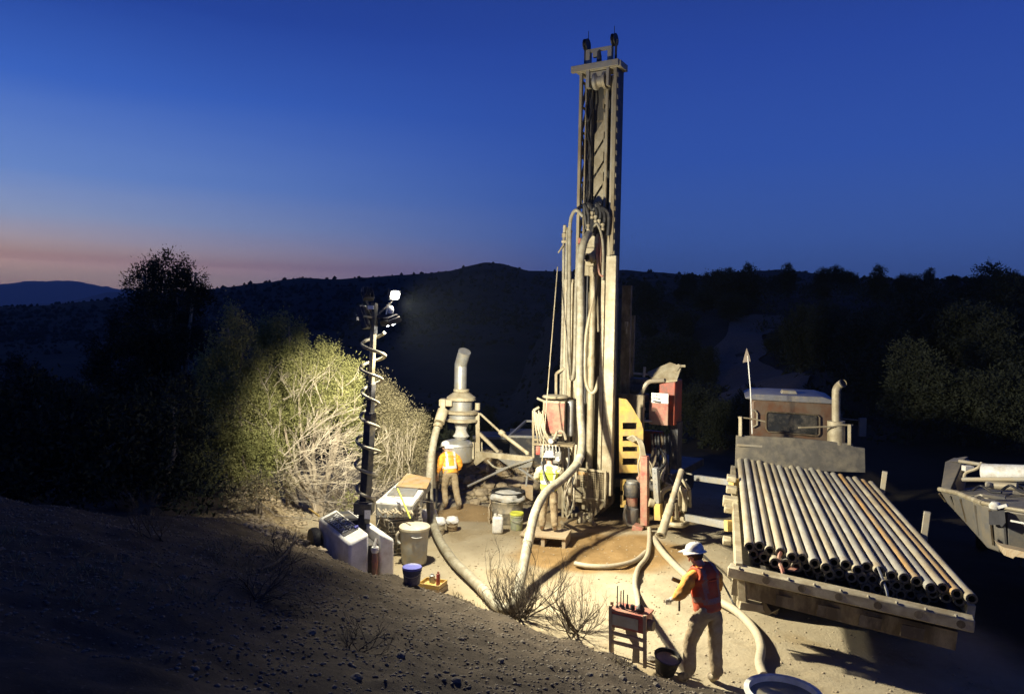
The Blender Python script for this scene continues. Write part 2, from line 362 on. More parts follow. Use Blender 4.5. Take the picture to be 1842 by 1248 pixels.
ridge('distant_mountains', [(-900, 530), (-400, 512), (-120, 496), (-40, 503), (10, 506), (45, 502), (105, 499), (150, 503), (215, 516), (330, 530), (600, 545)], 9000, 3000, -20, mtn, 2.0)
ridge('blue_foothills', [(-900, 556), (-300, 556), (0, 548), (90, 543), (140, 536), (180, 524), (230, 518), (300, 522), (420, 535), (600, 548)], 4200, 1500, -18, mtn, 1.2)

# the evening air: far things fade to blue
b = MB(); b.box((0, 6500, 400), (19000, 14200, 850)); hz = b.mesh('haze', K['far'], smooth=False); hz.materials.clear()
hm = bpy.data.materials.new('evening_air'); hm.use_nodes = True; t_ = hm.node_tree; t_.nodes.remove(t_.nodes['Principled BSDF'])
pv = t_.nodes.new('ShaderNodeVolumePrincipled'); pv.inputs['Density'].default_value = 9.0e-5; pv.inputs['Color'].default_value = (.72, .86, 1, 1); pv.inputs['Anisotropy'].default_value = .1
t_.links.new(pv.outputs[0], t_.nodes['Material Output'].inputs['Volume']); hz.materials.append(hm); tag(link_mesh('haze', hz), kind='stuff')
# ------------------------------------------------------------------ the drill rig
TH = R(30); RX = V((math.cos(TH), -math.sin(TH), 0)); RY = V((math.sin(TH), math.cos(TH), 0)); RAX = (RX, RY, Z)
RC = V((2.03, 18.4, 0)); SQ = [.88, .75]
def Q(x, y, z): return RC + RX * (x * SQ[0]) + RY * (y * SQ[1]) + Z * z
rig = thing('drill_rig', 'tall dusty drilling rig with its mast raised beside the pipe truck', 'drill rig', RC)
def rb(name, m_, items, parent=rig, bevel=0):           # boxes in the rig's own axes: (x,y,z, sx,sy,sz)
    b = MB()
    for x, y, z, sx_, sy_, sz_ in items: b.box(Q(x, y, z), (sx_ * SQ[0], sy_ * (SQ[1] if sy_ > .2 else 1), sz_), RAX)
    return b.build(name, m_, parent, bevel)
TOP = 11.2
# mast: four corner rails, lattice on the left flank, plated right flank, back plate
for x, y, w in ((-.545, -.02, .09), (.50, -.02, .10), (-.53, .46, .09), (.50, .46, .09)):
    rb('mast_rail', K['mast'], [(x, y, .45 + (TOP - .45) / 2, w, w, TOP - .45)], bevel=.008)
rb('inner_track', K['steel'], [(.37, .12, .7 + (TOP - .9) / 2, .05, .05, TOP - .9)])
rb('inner_track', K['mast'], [(-.41, .05, .7 + (TOP - .9) / 2, .035, .05, TOP - .9)])
side = rb('side_plate', K['darksteel'], [(.555, .22, .6 + (TOP - .6) / 2, .02, .50, TOP - .6)])
tabs = MB()
for k in range(26): tabs.box(Q(.572, -.02, 4.2 + k * .27), (.02, .07, .10), RAX)
tag(tabs.build('cable_tab', K['mast'], side), kind='stuff')
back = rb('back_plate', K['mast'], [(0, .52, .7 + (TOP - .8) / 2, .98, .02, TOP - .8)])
back.data.materials[0] = K['plateshade']  # plate coloured dark to stand in for shade in the open bay
for k in range(9): rb('plate_rib', K['brownsteel'], [(0, .502, 1.6 + k * 1.05, .96, .014, .05)], back)
for k in range(5):                                        # pale slanted plates stand in for lit patches, the gaps for diagonal shadows
    z0 = 6.95 + k * .56; b = MB(); b.prism([Q(-.22, .30, z0), Q(.06, .30, z0 + .34), Q(.06, .30, z0 + .80), Q(-.22, .30, z0 + .45)], RY * .03); b.build('lit_patch_plate', K['cream'], rig)
for k in range(4): rb('lit_strip', K['mast'], [(.13, .45, 7.3 + k * .85, .06, .03, .55), (-.02 + .03 * (k % 2), .45, 9.75 + k * .33, .05, .03, .24)])  # pale strips stand in for narrow lit patches of the plate
rb('lit_strip', K['mast'], [(-.33, .40, 8.6, .04, .03, 3.4)])
z = 1.0; up_ = True
while z < TOP - .8:
    b = MB(); b.bar(Q(-.53, 0, z), Q(-.53, .46, z + .62), .06, .05, RX); b.build('mast_brace', K['mast'], rig)
    b = MB(); b.bar(Q(-.53, .02, z + .62), Q(-.53, .44, z + .62), .045, .045, Z); b.build('mast_rung', K['mast'], rig)
    z += .62
# crown: cross head plates, pulley cheeks, sheaves on top
cr = rb('crown_head', K['steel'], [(0, .2, TOP, 1.34, .62, .16)], bevel=.01)
b = MB(); b.box(Q(-.10, -.13, TOP + .02), (1.26, .10, .16), RAX); b.build('crown_beam', K['steel'], rig, .008)
rb('crown_gusset', K['steel'], [(-.30, -.06, TOP - .26, .09, .16, .44)], cr); rb('crown_gusset', K['steel'], [(.30, -.06, TOP - .26, .07, .16, .48)], cr)
b = MB(); b.lathe([(.0, -.16), (.2, -.16), (.2, -.09), (.14, -.05), (.14, .05), (.2, .09), (.2, .16), (0, .16)], Q(.02, .05, TOP - .32), RX, 20); b.build('feed_pulley', K['steel'], cr)
b = MB(); b.box(Q(0, -.02, TOP - .17), (.44, .1, .13), RAX); b.build('pulley_bracket', K['steel'], cr)
for x in (-.36, .30):
    h = rb('sheave_post', K['steel'], [(x, .05, TOP + .27, .12, .14, .42)], cr)
    w = MB(); w.lathe([(0, -.05), (.15, -.05), (.15, -.025), (.11, 0), (.15, .025), (.15, .05), (0, .05)], Q(x - .06 if x < 0 else x + .12, .02, TOP + .62), RX, 20); w.build('sheave', K['black'], rig)
    b = MB(); b.bar(Q(x - .1 if x < 0 else x + .17, .02, TOP + .02), Q(x - .1 if x < 0 else x + .17, .02, TOP + .62), .05, .09); b.build('sheave_arm', K['darksteel'], rig)
    b = MB(); b.tube([Q(x + (.0 if x < 0 else .12), .0, TOP + .7), Q(x + (.0 if x < 0 else .12), .0, TOP + .95)], .008, 5); b.build('aerial', K['black'], rig)
rb('sheave_tie', K['steel'], [(.0, .05, TOP + .46, .62, .08, .07), (-.15, .06, TOP + .36, .14, .1, .14)], cr)
b = MB(); b.lathe([(0, 0), (.07, 0), (.06, .2), (.03, .34), (0, .34)], Q(-.02, .0, TOP + .08), Z, 10); b.build('crown_pin', K['darksteel'], cr)
# lower mast wings, bolted
for x, y, w, z0, z1, m_ in ((-.74, -.12, .30, .5, 6.0, K['cream']), (-.46, -.13, .12, .6, 6.0, K['cream']), (.555, -.14, .30, .7, 6.55, K['cream']), (.33, -.15, .11, .7, 6.4, K['cream'])):
    o = rb('mast_wing', m_, [(x, y, (z0 + z1) / 2, w, .14, z1 - z0)], bevel=.012)
    bl = MB()
    for k in range(int((z1 - z0) / .22)): bl.lathe([(0, .02), (.016, .02), (.018, 0)], Q(x + w * .36, y - .07, z0 + .12 + k * .22), -RY, 6)
    tag(bl.build('bolt_row', K['steel'], o), kind='stuff')
rb('wing_band', K['brownsteel'], [(.555, -.215, 6.35, .28, .012, .16)]); rb('wing_band', K['brownsteel'], [(.555, -.215, 4.30, .28, .01, .05)])
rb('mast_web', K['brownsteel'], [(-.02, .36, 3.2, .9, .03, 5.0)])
rb('hydraulic_tube', K['cream'], [(-.62, -.21, 3.3, .05, .05, 5.2)]); rb('hydraulic_tube', K['greyhose'], [(-.80, -.22, 3.6, .045, .05, 4.8)])
# feed cylinder, hose tray and chains up the open bay
b = MB(); b.tube([Q(-.30, .18, 1.0), Q(-.30, .18, TOP - 1)], .022, 6); b.tube([Q(-.36, .26, 1.0), Q(-.36, .26, TOP - .6)], .03, 6); b.build('feed_chain', K['darksteel'], rig)
b = MB()
for k in range(4):
    x = -.46 + .045 * k; b.tube(smooth_path([Q(x, .12 + .03 * (k % 2), 7.0 + i * .55) + V((.07 * math.sin(i * 2.3 + k * 2), .05 * math.cos(i * 1.3 + k), 0)) for i in range(8)], 4), .022, 6)
b.build('bay_hose', K['black'], rig)
b = MB(); b.tube([Q(.16, .25, 6.9), Q(.16, .25, TOP - .5)], .045, 10); b.build('feed_cylinder', K['steel'], rig)
b = MB(); b.tube([Q(.22, .12, 7.3), Q(.22, .12, 10.2)], .022, 8); b.build('cylinder_rod', K['cream'], rig)
for k in range(7):
    rb('slide_block', K['cream'], [(.10, .28, 7.1 + .56 * k, .05, .05, .2 + .12 * (k % 3))])
# rotation head with its hose cluster
zh = 6.55
hd_ = rb('rotation_head', K['cream'], [(-.02, .04, zh, .48, .42, .46)], bevel=.03)
rb('gearbox', K['cream'], [(-.02, .0, zh + .40, .34, .34, .34)], hd_, .04); rb('swivel', K['mast'], [(-.02, -.02, zh - .36, .28, .3, .26)], hd_, .04)
rb('head_carriage', K['mast'], [(0, .2, zh + .1, .92, .16, 1.1)], hd_, .01)
rb('side_valve', K['pinkred'], [(-.45, -.12, zh + .05, .09, .08, .85)], hd_, .01); rb('side_valve', K['pinkred'], [(.20, -.16, zh + .08, .09, .07, .8)], hd_, .01)
b = MB()
for i, x in enumerate((-.13, .11)):
    b.lathe([(0, 0), (.09, 0), (.09, .2), (.075, .2), (.075, .3), (.1, .3), (.1, .38), (0, .38)], Q(x, .0, zh + .56), Z, 14)
b.build('hydraulic_motor', K['darksteel'], hd_)
b = MB(); b.lathe([(.05, 0), (.13, .0), (.13, .08), (.1, .1), (.1, .3), (.07, .3)], Q(-.04, -.2, zh - .05), -RY, 14); b.build('motor_flange', K['cream'], hd_)
def rhose(name, pts, r, m_, parent=rig, n=8):
    b = MB(); b.tube(smooth_path(pts, 6), r, n); return b.build(name, m_, parent)
for k in range(6):
    x0 = -.28 + .12 * k
    rhose('head_hose', [Q(x0, -.05, zh + .7), Q(x0 - .02, -.18, zh + 1.15 + .12 * math.sin(k * 2.1)), Q(x0 + .08 * math.sin(k), -.22, zh + 1.28 - .05 * (k % 3)), Q(x0 + .12, -.2, zh + 1.0), Q(x0 + .1 * math.cos(k * 1.3), -.16, zh + .5)], .045, K['black'], hd_)
for k in range(5):
    x0 = -.2 + .11 * k; b = MB(); b.lathe([(.0, 0), (.04, 0), (.05, .05), (.035, .07), (.035, .12), (.05, .12), (.05, .17), (0, .17)], Q(x0 + .05, -.24, zh + .62 + .1 * ((k * 7) % 4)), Z, 10); b.build('hose_fitting', K['cream'], hd_)
rhose('drape_hose', [Q(.02, -.24, zh + .7), Q(.14, -.3, zh + .78), Q(.28, -.3, zh + .5), Q(.34, -.3, zh + .1), Q(.34, -.28, zh - .6)], .03, K['hose'])
rhose('red_hose', [Q(.12, -.24, zh + .3), Q(.16, -.3, zh - .1), Q(.24, -.3, zh - .42), Q(.36, -.3, zh - .5)], .03, K['pinkred'])
rhose('drape_hose', [Q(-.34, -.2, zh + 1.0), Q(-.52, -.3, zh + 1.15), Q(-.68, -.3, zh + .9), Q(-.70, -.28, zh + .2), Q(-.68, -.26, zh - 1.2), Q(-.64, -.26, zh - 2.6), Q(-.56, -.28, zh - 3.05), Q(-.47, -.28, zh - 2.7), Q(-.47, -.28, zh - 1.0), Q(-.44, -.26, zh + .3)], .045, K['hose'])
for k, x in enumerate((-.92, -.84, -.76)):
    rhose('riser_hose', [Q(x, -.18, .9), Q(x, -.2, 3.0), Q(x + .02, -.2, 5.2), Q(x + .02 * k, -.2, 7.0 + .08 * (k % 2)), Q(x + .06, -.16, 7.3 - .05 * k)], .034, K['hose'])
b = MB(); b.lathe([(.05, 0), (.07, 0), (.07, .1), (.045, .12), (.045, .3), (0, .33)], Q(-.90, -.2, 7.05), Z, 10); b.lathe([(0, 0), (.045, 0), (.045, .14), (0, .14)], Q(-.97, -.2, 6.95), RX, 8); b.build('riser_fitting', K['cream'], rig)
# drill string from the head to the collar, second pipe and the hanging loop hose
b = MB(); b.lathe([(.085, .25), (.085, 6.15), (.11, 6.15), (.11, 6.3)], Q(-.03, -.06, 0), Z, 18)
for zc in (.9, 3.95): b.lathe([(.087, -.12), (.1, -.1), (.1, .1), (.087, .12)], Q(-.03, -.06, zc), Z, 18)
b.build('drill_string', K['cream'], rig)
b = MB(); b.tube([Q(.13, .1, 4.7), Q(.06, .06, 6.3)], .06, 12); b.build('spindle_pipe', K['mast'], rig)
rhose('loop_hose', [Q(.10, -.08, 6.1), Q(.0, -.12, 5.5), Q(-.16, -.16, 4.7), Q(-.20, -.16, 4.0), Q(-.15, -.16, 3.45), Q(.0, -.16, 3.2), Q(.14, -.15, 3.25), Q(.26, -.14, 3.6)], .045, K['cream'])
# base: guard screen with warning plate, clamp table below
gp = MB()
for k in range(21): gp.bar(Q(-.56 + k * .056, -.36, .62), Q(-.56 + k * .056, -.36, 1.28), .012, .012)
for k in range(13): gp.bar(Q(-.56, -.362, .62 + k * .055), Q(.56, -.362, .62 + k * .055), .011, .011)
grd = gp.build('guard_mesh', K['mast'], rig)
rb('guard_frame', K['cream'], [(0, -.365, 1.30, 1.2, .04, .05), (-.58, -.365, .93, .04, .04, .74), (.58, -.365, .86, .05, .05, .86), (0, -.365, .60, 1.16, .04, .05)], grd)
rb('guard_skirt', K['mast'], [(-.02, -.33, .66, 1.06, .02, .32)], grd)
sg = rb('warning_sign', K['cream'], [(-.12, -.40, 1.12, .40, .015, .27)], grd, .004)
rb('sign_header', K['signor'], [(-.12, -.411, 1.195, .35, .006, .075)], rig)
b = MB()
for r_ in range(2):
    for k in range(5): b.box(Q(-.27 + k * .075, -.4105, 1.11 - r_ * .055), (.04 + .02 * ((k + r_) % 2), .004, .022), RAX)
b.build('sign_lettering', K['brownsteel'], rig)
b = MB()
b.prism([Q(-.62, -.34, .60), Q(.62, -.34, .60), Q(.60, -.34, .50), Q(.18, -.34, .08), Q(-.42, -.34, .02), Q(-.50, -.34, .14), Q(-.34, -.34, .16), Q(.08, -.34, .20), Q(.14, -.34, .46), Q(-.44, -.34, .46), Q(-.62, -.34, .40)], RY * .06)
b.build('clamp_table', K['mast'], rig, .008)
b = MB(); b.prism([Q(-.60, .3, .66), Q(.62, .3, .66), Q(.60, .3, .45), Q(.2, .3, .1), Q(-.42, .3, .06), Q(-.6, .3, .4)], RY * .05); b.build('clamp_table', K['brownsteel'], rig)
rb('break_out_jaw', K['mast'], [(-.20, -.2, .53, .34, .26, .12), (.18, -.2, .53, .26, .26, .12), (-.14, -.1, .36, .12, .12, .2)], bevel=.02)
b = MB(); b.prism([Q(-.64, -.38, .62), Q(-.70, -.5, .30), Q(-.52, -.5, .04), Q(-.46, -.38, .14)], RY * .05); b.build('deflector_plate', K['cream'], rig)
b = MB(); b.lathe([(.0, .24), (.11, .24), (.13, .2), (.13, -.05)], Q(-.06, -.5, 0), Z, 16); b.build('casing_collar', K['cream'], rig)
b = MB(); b.tube([Q(.02, -.55, .22), Q(.5, -.95, .10)], .055, 10); b.tube([Q(.42, -.9, .12), Q(.40, -.92, .36)], .025, 8); b.build('collar_spout', K['cream'], rig)
SQ[:] = [1, 1]
# power pack behind right: deck, engine, red doors
rb('rig_deck', K['darksteel'], [(.55, 2.4, .95, 2.1, 4.2, .22)], bevel=.02)
for x in (-.35, 1.25):
    t_ = MB(); pr = [Q(x - .2, .9 + 1.55 + 1.55 * math.cos(a) * (1 if abs(math.cos(a)) < .8 else 1), .45 + .40 * math.sin(a)) for a in [i * math.pi / 9 for i in range(18)]]
    t_.prism(pr, RX * .42); t_.build('crawler_track', K['darksteel'], rig, .02)
hous = MB(); hous.box(P(1206, 722, 19.050), (.42, .60, 1.15), RAX); hh = hous.build('engine_housing', K['orangered'], rig, .02)
pc = P(1187, 730, 18.750)
b = MB(); b.box(P(1185, 742, 18.700), (.50, .05, .62), RAX); dr = b.build('housing_door', K['pinkred'], rig, .01)
b = MB(); b.box(P(1187, 716, 18.650), (.44, .02, .25), RAX); ps = b.build('door_sign', K['paper'], dr)
b = MB()
for r_ in range(3):
    for k in range(6): b.box(P(1177 + k * 4.4, 709.5 + r_ * 6.0, 18.625) + Z * (-.012 * k), (.035 + .02 * ((k * 3 + r_) % 3), .004, .035 if r_ == 2 else .02), RAX)
b.build('sign_lettering', K['ink'], dr)
b = MB(); b.prism([P(1165, 672, 19.350), P(1205, 655, 19.150), P(1226, 662, 18.850), P(1218, 686, 18.650), P(1176, 690, 18.850)], V((0, 0, .05))); b.build('housing_lid', K['cream'], hh)
b = MB(); b.bar(P(1214, 668, 18.850), P(1222, 656, 18.850), .12, .06); b.bar(P(1218, 658, 18.850), P(1232, 658, 18.850), .1, .06); b.build('lid_catch', K['cream'], hh)
b = MB(); b.box(P(1148, 690, 19.450), (.42, .5, .30), RAX); b.box(P(1152, 715, 19.250), (.36, .4, .22), RAX); b.lathe([(0, 0), (.14, 0), (.14, .4), (0, .4)], P(1133, 700, 19.250), RX, 14); b.build('engine_block', K['darksteel'], rig, .03)
rhose('exhaust_pipe', [P(1136, 714, 18.850), P(1152, 710, 18.850), P(1160, 694, 18.750), P(1170, 686, 18.750), P(1194, 684, 18.750)], .055, K['steel'])
b = MB(); b.bar(P(1158, 678, 19.450), P(1160, 660, 19.450), .12, .05); b.bar(P(1136, 671, 19.550), P(1196, 676, 19.550), .1, .05); b.build('engine_rail', K['steel'], rig)
b = MB()
for k in range(4): b.box(P(1150 + 5 * (k % 2), 726 + 9 * k, 18.950), (.16, .1, .07), RAX)
b.bar(P(1146, 757, 18.850), P(1172, 757, 18.850), .2, .04); b.build('valve_bank', K['steel'], rig, .01)
b = MB(); b.box(P(1136, 690, 19.550), (.10, .1, 3.6), RAX); b.build('mast_backstay', K['brownsteel'], rig)
b = MB(); b.box(P(1125, 660, 19.150), (.24, .1, 4.2), RAX); b.build('mast_backstay', K['brownsteel'], rig)
b = MB(); b.box(P(1127, 583, 19.050), (.07, .07, .12), RAX); b.tube([P(1127, 600, 19.050), P(1127, 580, 19.050)], .02, 6); b.build('marker_lamp', K['cream'], rig)
for k in range(6):
    rhose('engine_hose', [P(1172 + 6 * k, 780, 18.850), P(1174 + 6 * k + 3 * math.sin(k * 3), 810, 18.750), P(1170 + 7 * k, 836, 18.750), P(1176 + 5 * k, 858, 18.850)], .035, K['black' if k % 3 else 'brownsteel'])
b = MB(); b.box(P(1175, 795, 19.250), (.5, .2, .6), RAX); b.build('rusty_tank', K['orangered'], rig, .02)
b = MB(); b.box(P(1216, 800, 19.050), (.2, .4, 1.2), RAX); b.build('rear_panel', K['darksteel'], rig)
# yellow slotted gusset on the right of the mast
yp = MB(); yd = 17.95
def yl(px, py, t=0): return P(px, py, yd + t)
rows = [(728, 760, 1), (760, 772, 0), (772, 784, 1), (784, 793, 0), (793, 803, 1), (803, 812, 0), (812, 824, 1), (824, 836, 0), (836, 850, 1)]
def yr(py): return 1127 + (py - 716) * 14 / 22 if py < 738 else min(1141 + (py - 738) * .57, 1157)
tq = V((0, .05, 0))
yp.prism([yl(1114, 716), yl(1127, 718), yl(yr(728), 728), yl(1114, 728)], tq)
for a, c, solid in rows:
    if solid: yp.prism([yl(1114, a), yl(yr(a), a), yl(yr(c), c), yl(1114, c)], tq)
    else:
        yp.prism([yl(1114, a), yl(1120, a), yl(1120, c), yl(1114, c)], tq); e = min(yr(a) - 8, 1147)
        yp.prism([yl(e, a), yl(yr(a), a), yl(yr(c), c), yl(e, c)], tq)
ypo = yp.build('slotted_gusset', K['yellow'], rig)
b = MB(); b.prism([yl(1116, 862, .3), yl(1133, 862, .3), yl(1133, 872, .3), yl(1116, 872, .3)], tq); b.prism([yl(1116, 882, .3), yl(1133, 882, .3), yl(1133, 890, .3), yl(1116, 890, .3)], tq)
b.prism([yl(1116, 900, .3), yl(1133, 900, .3), yl(1133, 912, .3), yl(1116, 912, .3)], tq); b.prism([yl(1116, 872, .3), yl(1121, 872, .3), yl(1121, 900, .3), yl(1116, 900, .3)], tq); b.prism([yl(1129, 872, .3), yl(1133, 872, .3), yl(1133, 900, .3), yl(1129, 900, .3)], tq)
b.build('lower_gusset', K['yellow'], rig)
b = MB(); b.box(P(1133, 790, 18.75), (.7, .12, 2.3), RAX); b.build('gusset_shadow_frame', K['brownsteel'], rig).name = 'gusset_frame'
for k in range(7):
    o_ = 2.5 * k
    rhose('slim_hose', [P(1128 + o_ * .6, 788 + k, 17.85), P(1140 + o_ * .7, 784 + k, 17.7), P(1150 + o_ * .5, 800, 17.6), P(1152 + o_ * .6, 818, 17.6), P(1148 + o_ * 1.6, 836, 17.6), P(1150 + o_ * 1.8, 856, 17.65)], .02, K['cream' if k % 2 else 'greyhose'], n=6)
# red jack leg with dust collector beside it
jk = MB(); jd = 17.2
jk.bar(P(1160, 820, jd), P(1160, 944, jd), .17, .17, RX); jo = jk.build('jack_leg', K['pinkred'], rig, .012)
b = MB(); b.prism([P(1146, 862, jd), P(1160, 840, jd), P(1166, 868, jd), P(1150, 868, jd)], V((0, .14, 0))); b.bar(P(1140, 946, jd + .1), P(1158, 952, jd), .3, .12); b.build('jack_foot', K['pinkred'], jo, .01)
b = MB(); b.lathe([(0, 0), (.16, 0), (.165, .35), (.13, .37), (.13, .62), (.17, .65), (.18, .9), (.15, .95), (.15, 1.02), (0, 1.02)], P(1136, 940, 17.7), Z, 20); b.build('canister', K['galv'], rig)
b = MB(); b.lathe([(.14, 0), (.14, .24)], P(1136, 908, 17.68), Z, 20); b.build('canister_band', K['pinkred'], rig)
b = MB(); b.lathe([(.185, 0), (.192, .06), (.19, .28), (.165, .33)], P(1136, 892, 17.7), Z, 20); b.build('canister_head', K['darksteel'], rig)
rhose('canister_hose', [P(1126, 908, 17.5), P(1122, 930, 17.4), P(1130, 944, 17.4), P(1150, 946, 17.4)], .03, K['hose'])
# perforated leg, yellow foot bracket, tool basket and the leaning loader arm
pl = MB(); pl.bar(P(1179, 841, 17.0), P(1183, 904, 17.0), .16, .12, RX); plo = pl.build('perforated_leg', K['galv'], rig, .006)
b = MB()
for k in range(6): b.lathe([(0, .004), (.017, .004), (.017, 0)], P(1178.3 + k * .75, 851 + k * 9.7, 16.93), V((0, -1, 0)), 8)
b.build('pin_hole', K['ink'], plo)
b = MB(); b.bar(P(1184, 905, 16.98), P(1185, 934, 16.98), .19, .15, RX); b.bar(P(1190, 932, 16.95), P(1210, 936, 16.8), .1, .18); b.build('foot_bracket', K['yellow'], rig, .008)
rhose('basket_arch', [P(1190, 902, 17.2), P(1190, 890, 17.2), P(1198, 880, 17.2), P(1212, 876, 17.2), P(1224, 878, 17.1), P(1232, 892, 17), P(1231, 918, 17)], .06, K['cream'])
rhose('basket_ring', [P(1200, 940, 16.8), P(1214, 944, 16.7), P(1230, 944, 16.7), P(1236, 938, 16.9), P(1226, 933, 17.1), P(1208, 932, 17.1), P(1200, 940, 16.8)], .06, K['cream'])
b = MB()
for x_, y_ in ((1196, 918), (1208, 905), (1222, 900), (1216, 922), (1230, 912)): b.bar(P(x_, y_ - 18, 17.1), P(x_ + 2, y_ + 10, 17.05), .09, .05)
b.box(P(1214, 916, 17.5), (.45, .2, .5), RAX); b.build('tool_basket', K['brownsteel'], rig, .01)
b = MB(); b.bar(P(1226, 860, 17.3), P(1240, 880, 17.2), .1, .06); b.bar(P(1240, 880, 17.2), P(1241, 912, 17.2), .12, .06); b.build('loader_bracket', K['cream'], rig, .01)
b = MB(); b.tube([P(1168, 903, 17.0), P(1176, 905, 17)], [.1, .09], 12); b.build('winch_drum', K['cream'], rig)
for (a, c, w_) in (((1234, 930, 16.6), (1312, 945, 14.2), .13), ((1252, 859, 17.6), (1318, 868, 16.4), .12)):
    b = MB(); b.bar(P(*a), P(*c), w_, w_ * 1.1); o = b.build('loader_arm', K['galv'], rig, .01)
    d_ = (P(*c) - P(*a)).normalized(); b = MB(); b.bar(P(*c) - d_ * .05, P(*c) + d_ * .12, w_ * 1.35, w_ * 1.6); b.build('arm_tip', K['yellow'], o, .006)
b = MB()
for k in range(5): b.tube([P(1196 + 9 * k, 850 + 9 * ((k * 5) % 4), 18.6), P(1208 + 9 * k, 853 + 9 * ((k * 3) % 4), 18.3)], .02, 6)
b.build('deck_pipe', K['steel'], rig)
# control station on the left: red cabinet, shelf, posts, gauges
cb = MB(); cb.box(P(998, 751, 18.150), (.54, .40, .86), (V((.98, -.2, 0)), V((.2, .98, 0)), Z)); cbo = cb.build('control_cabinet', K['cream'], rig, .015)
CX = (V((.98, -.2, 0)), V((.2, .98, 0)), Z)
b = MB(); b.box(P(997, 752, 17.920), (.49, .02, .74), CX); b.build('cabinet_door', K['pinkred'], cbo, .006)
b = MB(); b.lathe([(0, 0), (.3, 0), (.33, .03), (.3, .07), (0, .09)], P(999, 716, 18.150), Z, 20); b.build('cabinet_lid', K['cream'], cbo)
b = MB(); b.box(P(1026, 752, 18.200), (.16, .3, .9), CX); b.build('cabinet_side', K['galv'], rig, .05)
b = MB(); b.bar(P(966, 716, 18.050), P(980, 722, 18.050), .07, .05); b.build('work_lamp', K['cream'], rig)
b = MB(); b.box(P(997, 798, 17.950), (1.0, .5, .05), CX); b.build('control_shelf', K['mast'], rig, .008)
b = MB()
for a, c in (((959, 738), (959, 835)), ((959, 738), (970, 732)), ((960, 790), (974, 792)), ((1012, 800), (1012, 930))): b.bar(P(a[0], a[1], 17.950), P(c[0], c[1], 17.950), .05, .05)
b.build('station_frame', K['cream'], rig)
b = MB(); b.bar(P(1000, 672, 18.6), P(1000, 716, 18.6), .09, .06); b.bar(P(1000, 672, 18.6), P(1014, 662, 18.6), .06, .06); b.bar(P(1008, 672, 18.7), P(1008, 716, 18.7), .06, .06); b.build('side_bracket', K['cream'], rig)
for k in range(7):
    rhose('control_hose', [P(962 + 2.4 * k, 738 + 3 * (k % 3), 17.850), P(963 + 2.6 * k, 762, 17.800), P(966 + 3 * k + 2 * math.sin(k * 2), 782, 17.750), P(968 + 5 * k, 797, 17.800)], .022, K['greyhose' if k % 2 else 'cream'], n=6)
rhose('control_hose', [P(996, 790, 17.750), P(1004, 776, 17.700), P(1014, 778, 17.700), P(1018, 790, 17.750)], .035, K['greyhose'])
b = MB(); b.lathe([(0, 0), (.06, 0), (.07, .05), (.05, .1), (0, .1)], P(991, 793, 17.750), V((0, -1, 0)), 14); b.build('gauge', K['white'], rig)
b = MB(); b.box(P(985, 812, 17.850), (.36, .14, .30), CX); b.box(P(1003, 822, 17.850), (.2, .16, .3), CX); b.bar(P(978, 821, 17.750), P(1002, 823, 17.750), .05, .05); b.build('valve_bank', K['galv'], rig, .02)
b = MB()
for k in range(6): b.tube([P(977 + k * 6, 812, 17.750), P(976 + k * 6, 803, 17.700)], .012, 5); b.lathe([(0, 0), (.022, .01), (.022, .03), (0, .04)], P(976 + k * 6, 803, 17.700), Z, 8)
b.build('control_lever', K['white'], rig)
b = MB(); b.lathe([(0, 0), (.075, 0), (.05, .03), (.05, .05), (0, .05)], P(1004, 826, 17.700), V((0, -1, 0)), 5); b.build('hand_wheel', K['white'], rig)
b = MB(); b.box(P(968, 810, 17.450), (.1, .06, .2), CX); b.build('radio', K['red'], rig, .01)
b = MB(); b.box(P(1002, 880, 18.450), (.36, .3, .9), CX); b.build('station_cabinet', K['brownsteel'], rig, .02)
rhose('control_hose', [P(1022, 862, 17.750), P(1016, 885, 17.650), P(1016, 912, 17.650), P(1026, 922, 17.650), P(1032, 900, 17.750)], .025, K['hose'])
b = MB(); b.tube([P(1003, 480, 18.6), P(975, 830, 17.0)], .014, 5); b.build('guy_cable', K['cream'], rig)
b = MB(); b.tube([P(1004, 455, 18.6), P(1014, 440, 18.6)], .02, 6); b.build('cable_anchor', K['cream'], rig)
rhose('floor_hose', [P(1040, 930, 17.6), P(1024, 936, 17.5), P(1012, 946, 17.2), P(1022, 952, 17.0)], .04, K['brownsteel'])

b = MB(); b.box(Q(-.15, .75, 1.5), (.9, .5, 1.7), RAX); b.build('valve_cabinet', K['brownsteel'], rig, .02)
rr = random.Random(4)
for k in range(9):
    x0, z0 = rr.uniform(1018, 1040), rr.uniform(800, 850)
    rhose('base_hose', [P(x0, z0, 17.6), P(x0 + rr.uniform(-6, 8), z0 + 30, 17.4), P(x0 + rr.uniform(-14, 6), z0 + 60, 17.3), P(x0 + rr.uniform(-10, 16), z0 + 78, 17.5)], rr.uniform(.018, .035), K[rr.choice(['greyhose', 'black', 'brownsteel'])], n=6)
for k in range(8):
    x0, z0 = rr.uniform(1160, 1222), rr.uniform(795, 850)
    rhose('deck_hose', [P(x0, z0, 18.4), P(x0 + rr.uniform(-10, 12), z0 + 24, 18.2), P(x0 + rr.uniform(-14, 12), z0 + 48, 18.1), P(x0 + rr.uniform(-8, 20), z0 + 60, 18.3)], rr.uniform(.02, .04), K[rr.choice(['greyhose', 'black', 'brownsteel', 'steel'])], n=6)
for k in range(7):
    x0, z0 = rr.uniform(1020, 1036), rr.uniform(800, 905)
    b = MB(); b.box(P(x0, z0, 17.7), (rr.uniform(.08, .2), .15, rr.uniform(.08, .22)), RAX); b.build('base_block', K[rr.choice(['brownsteel', 'cream', 'steel', 'mast'])], rig, .01)
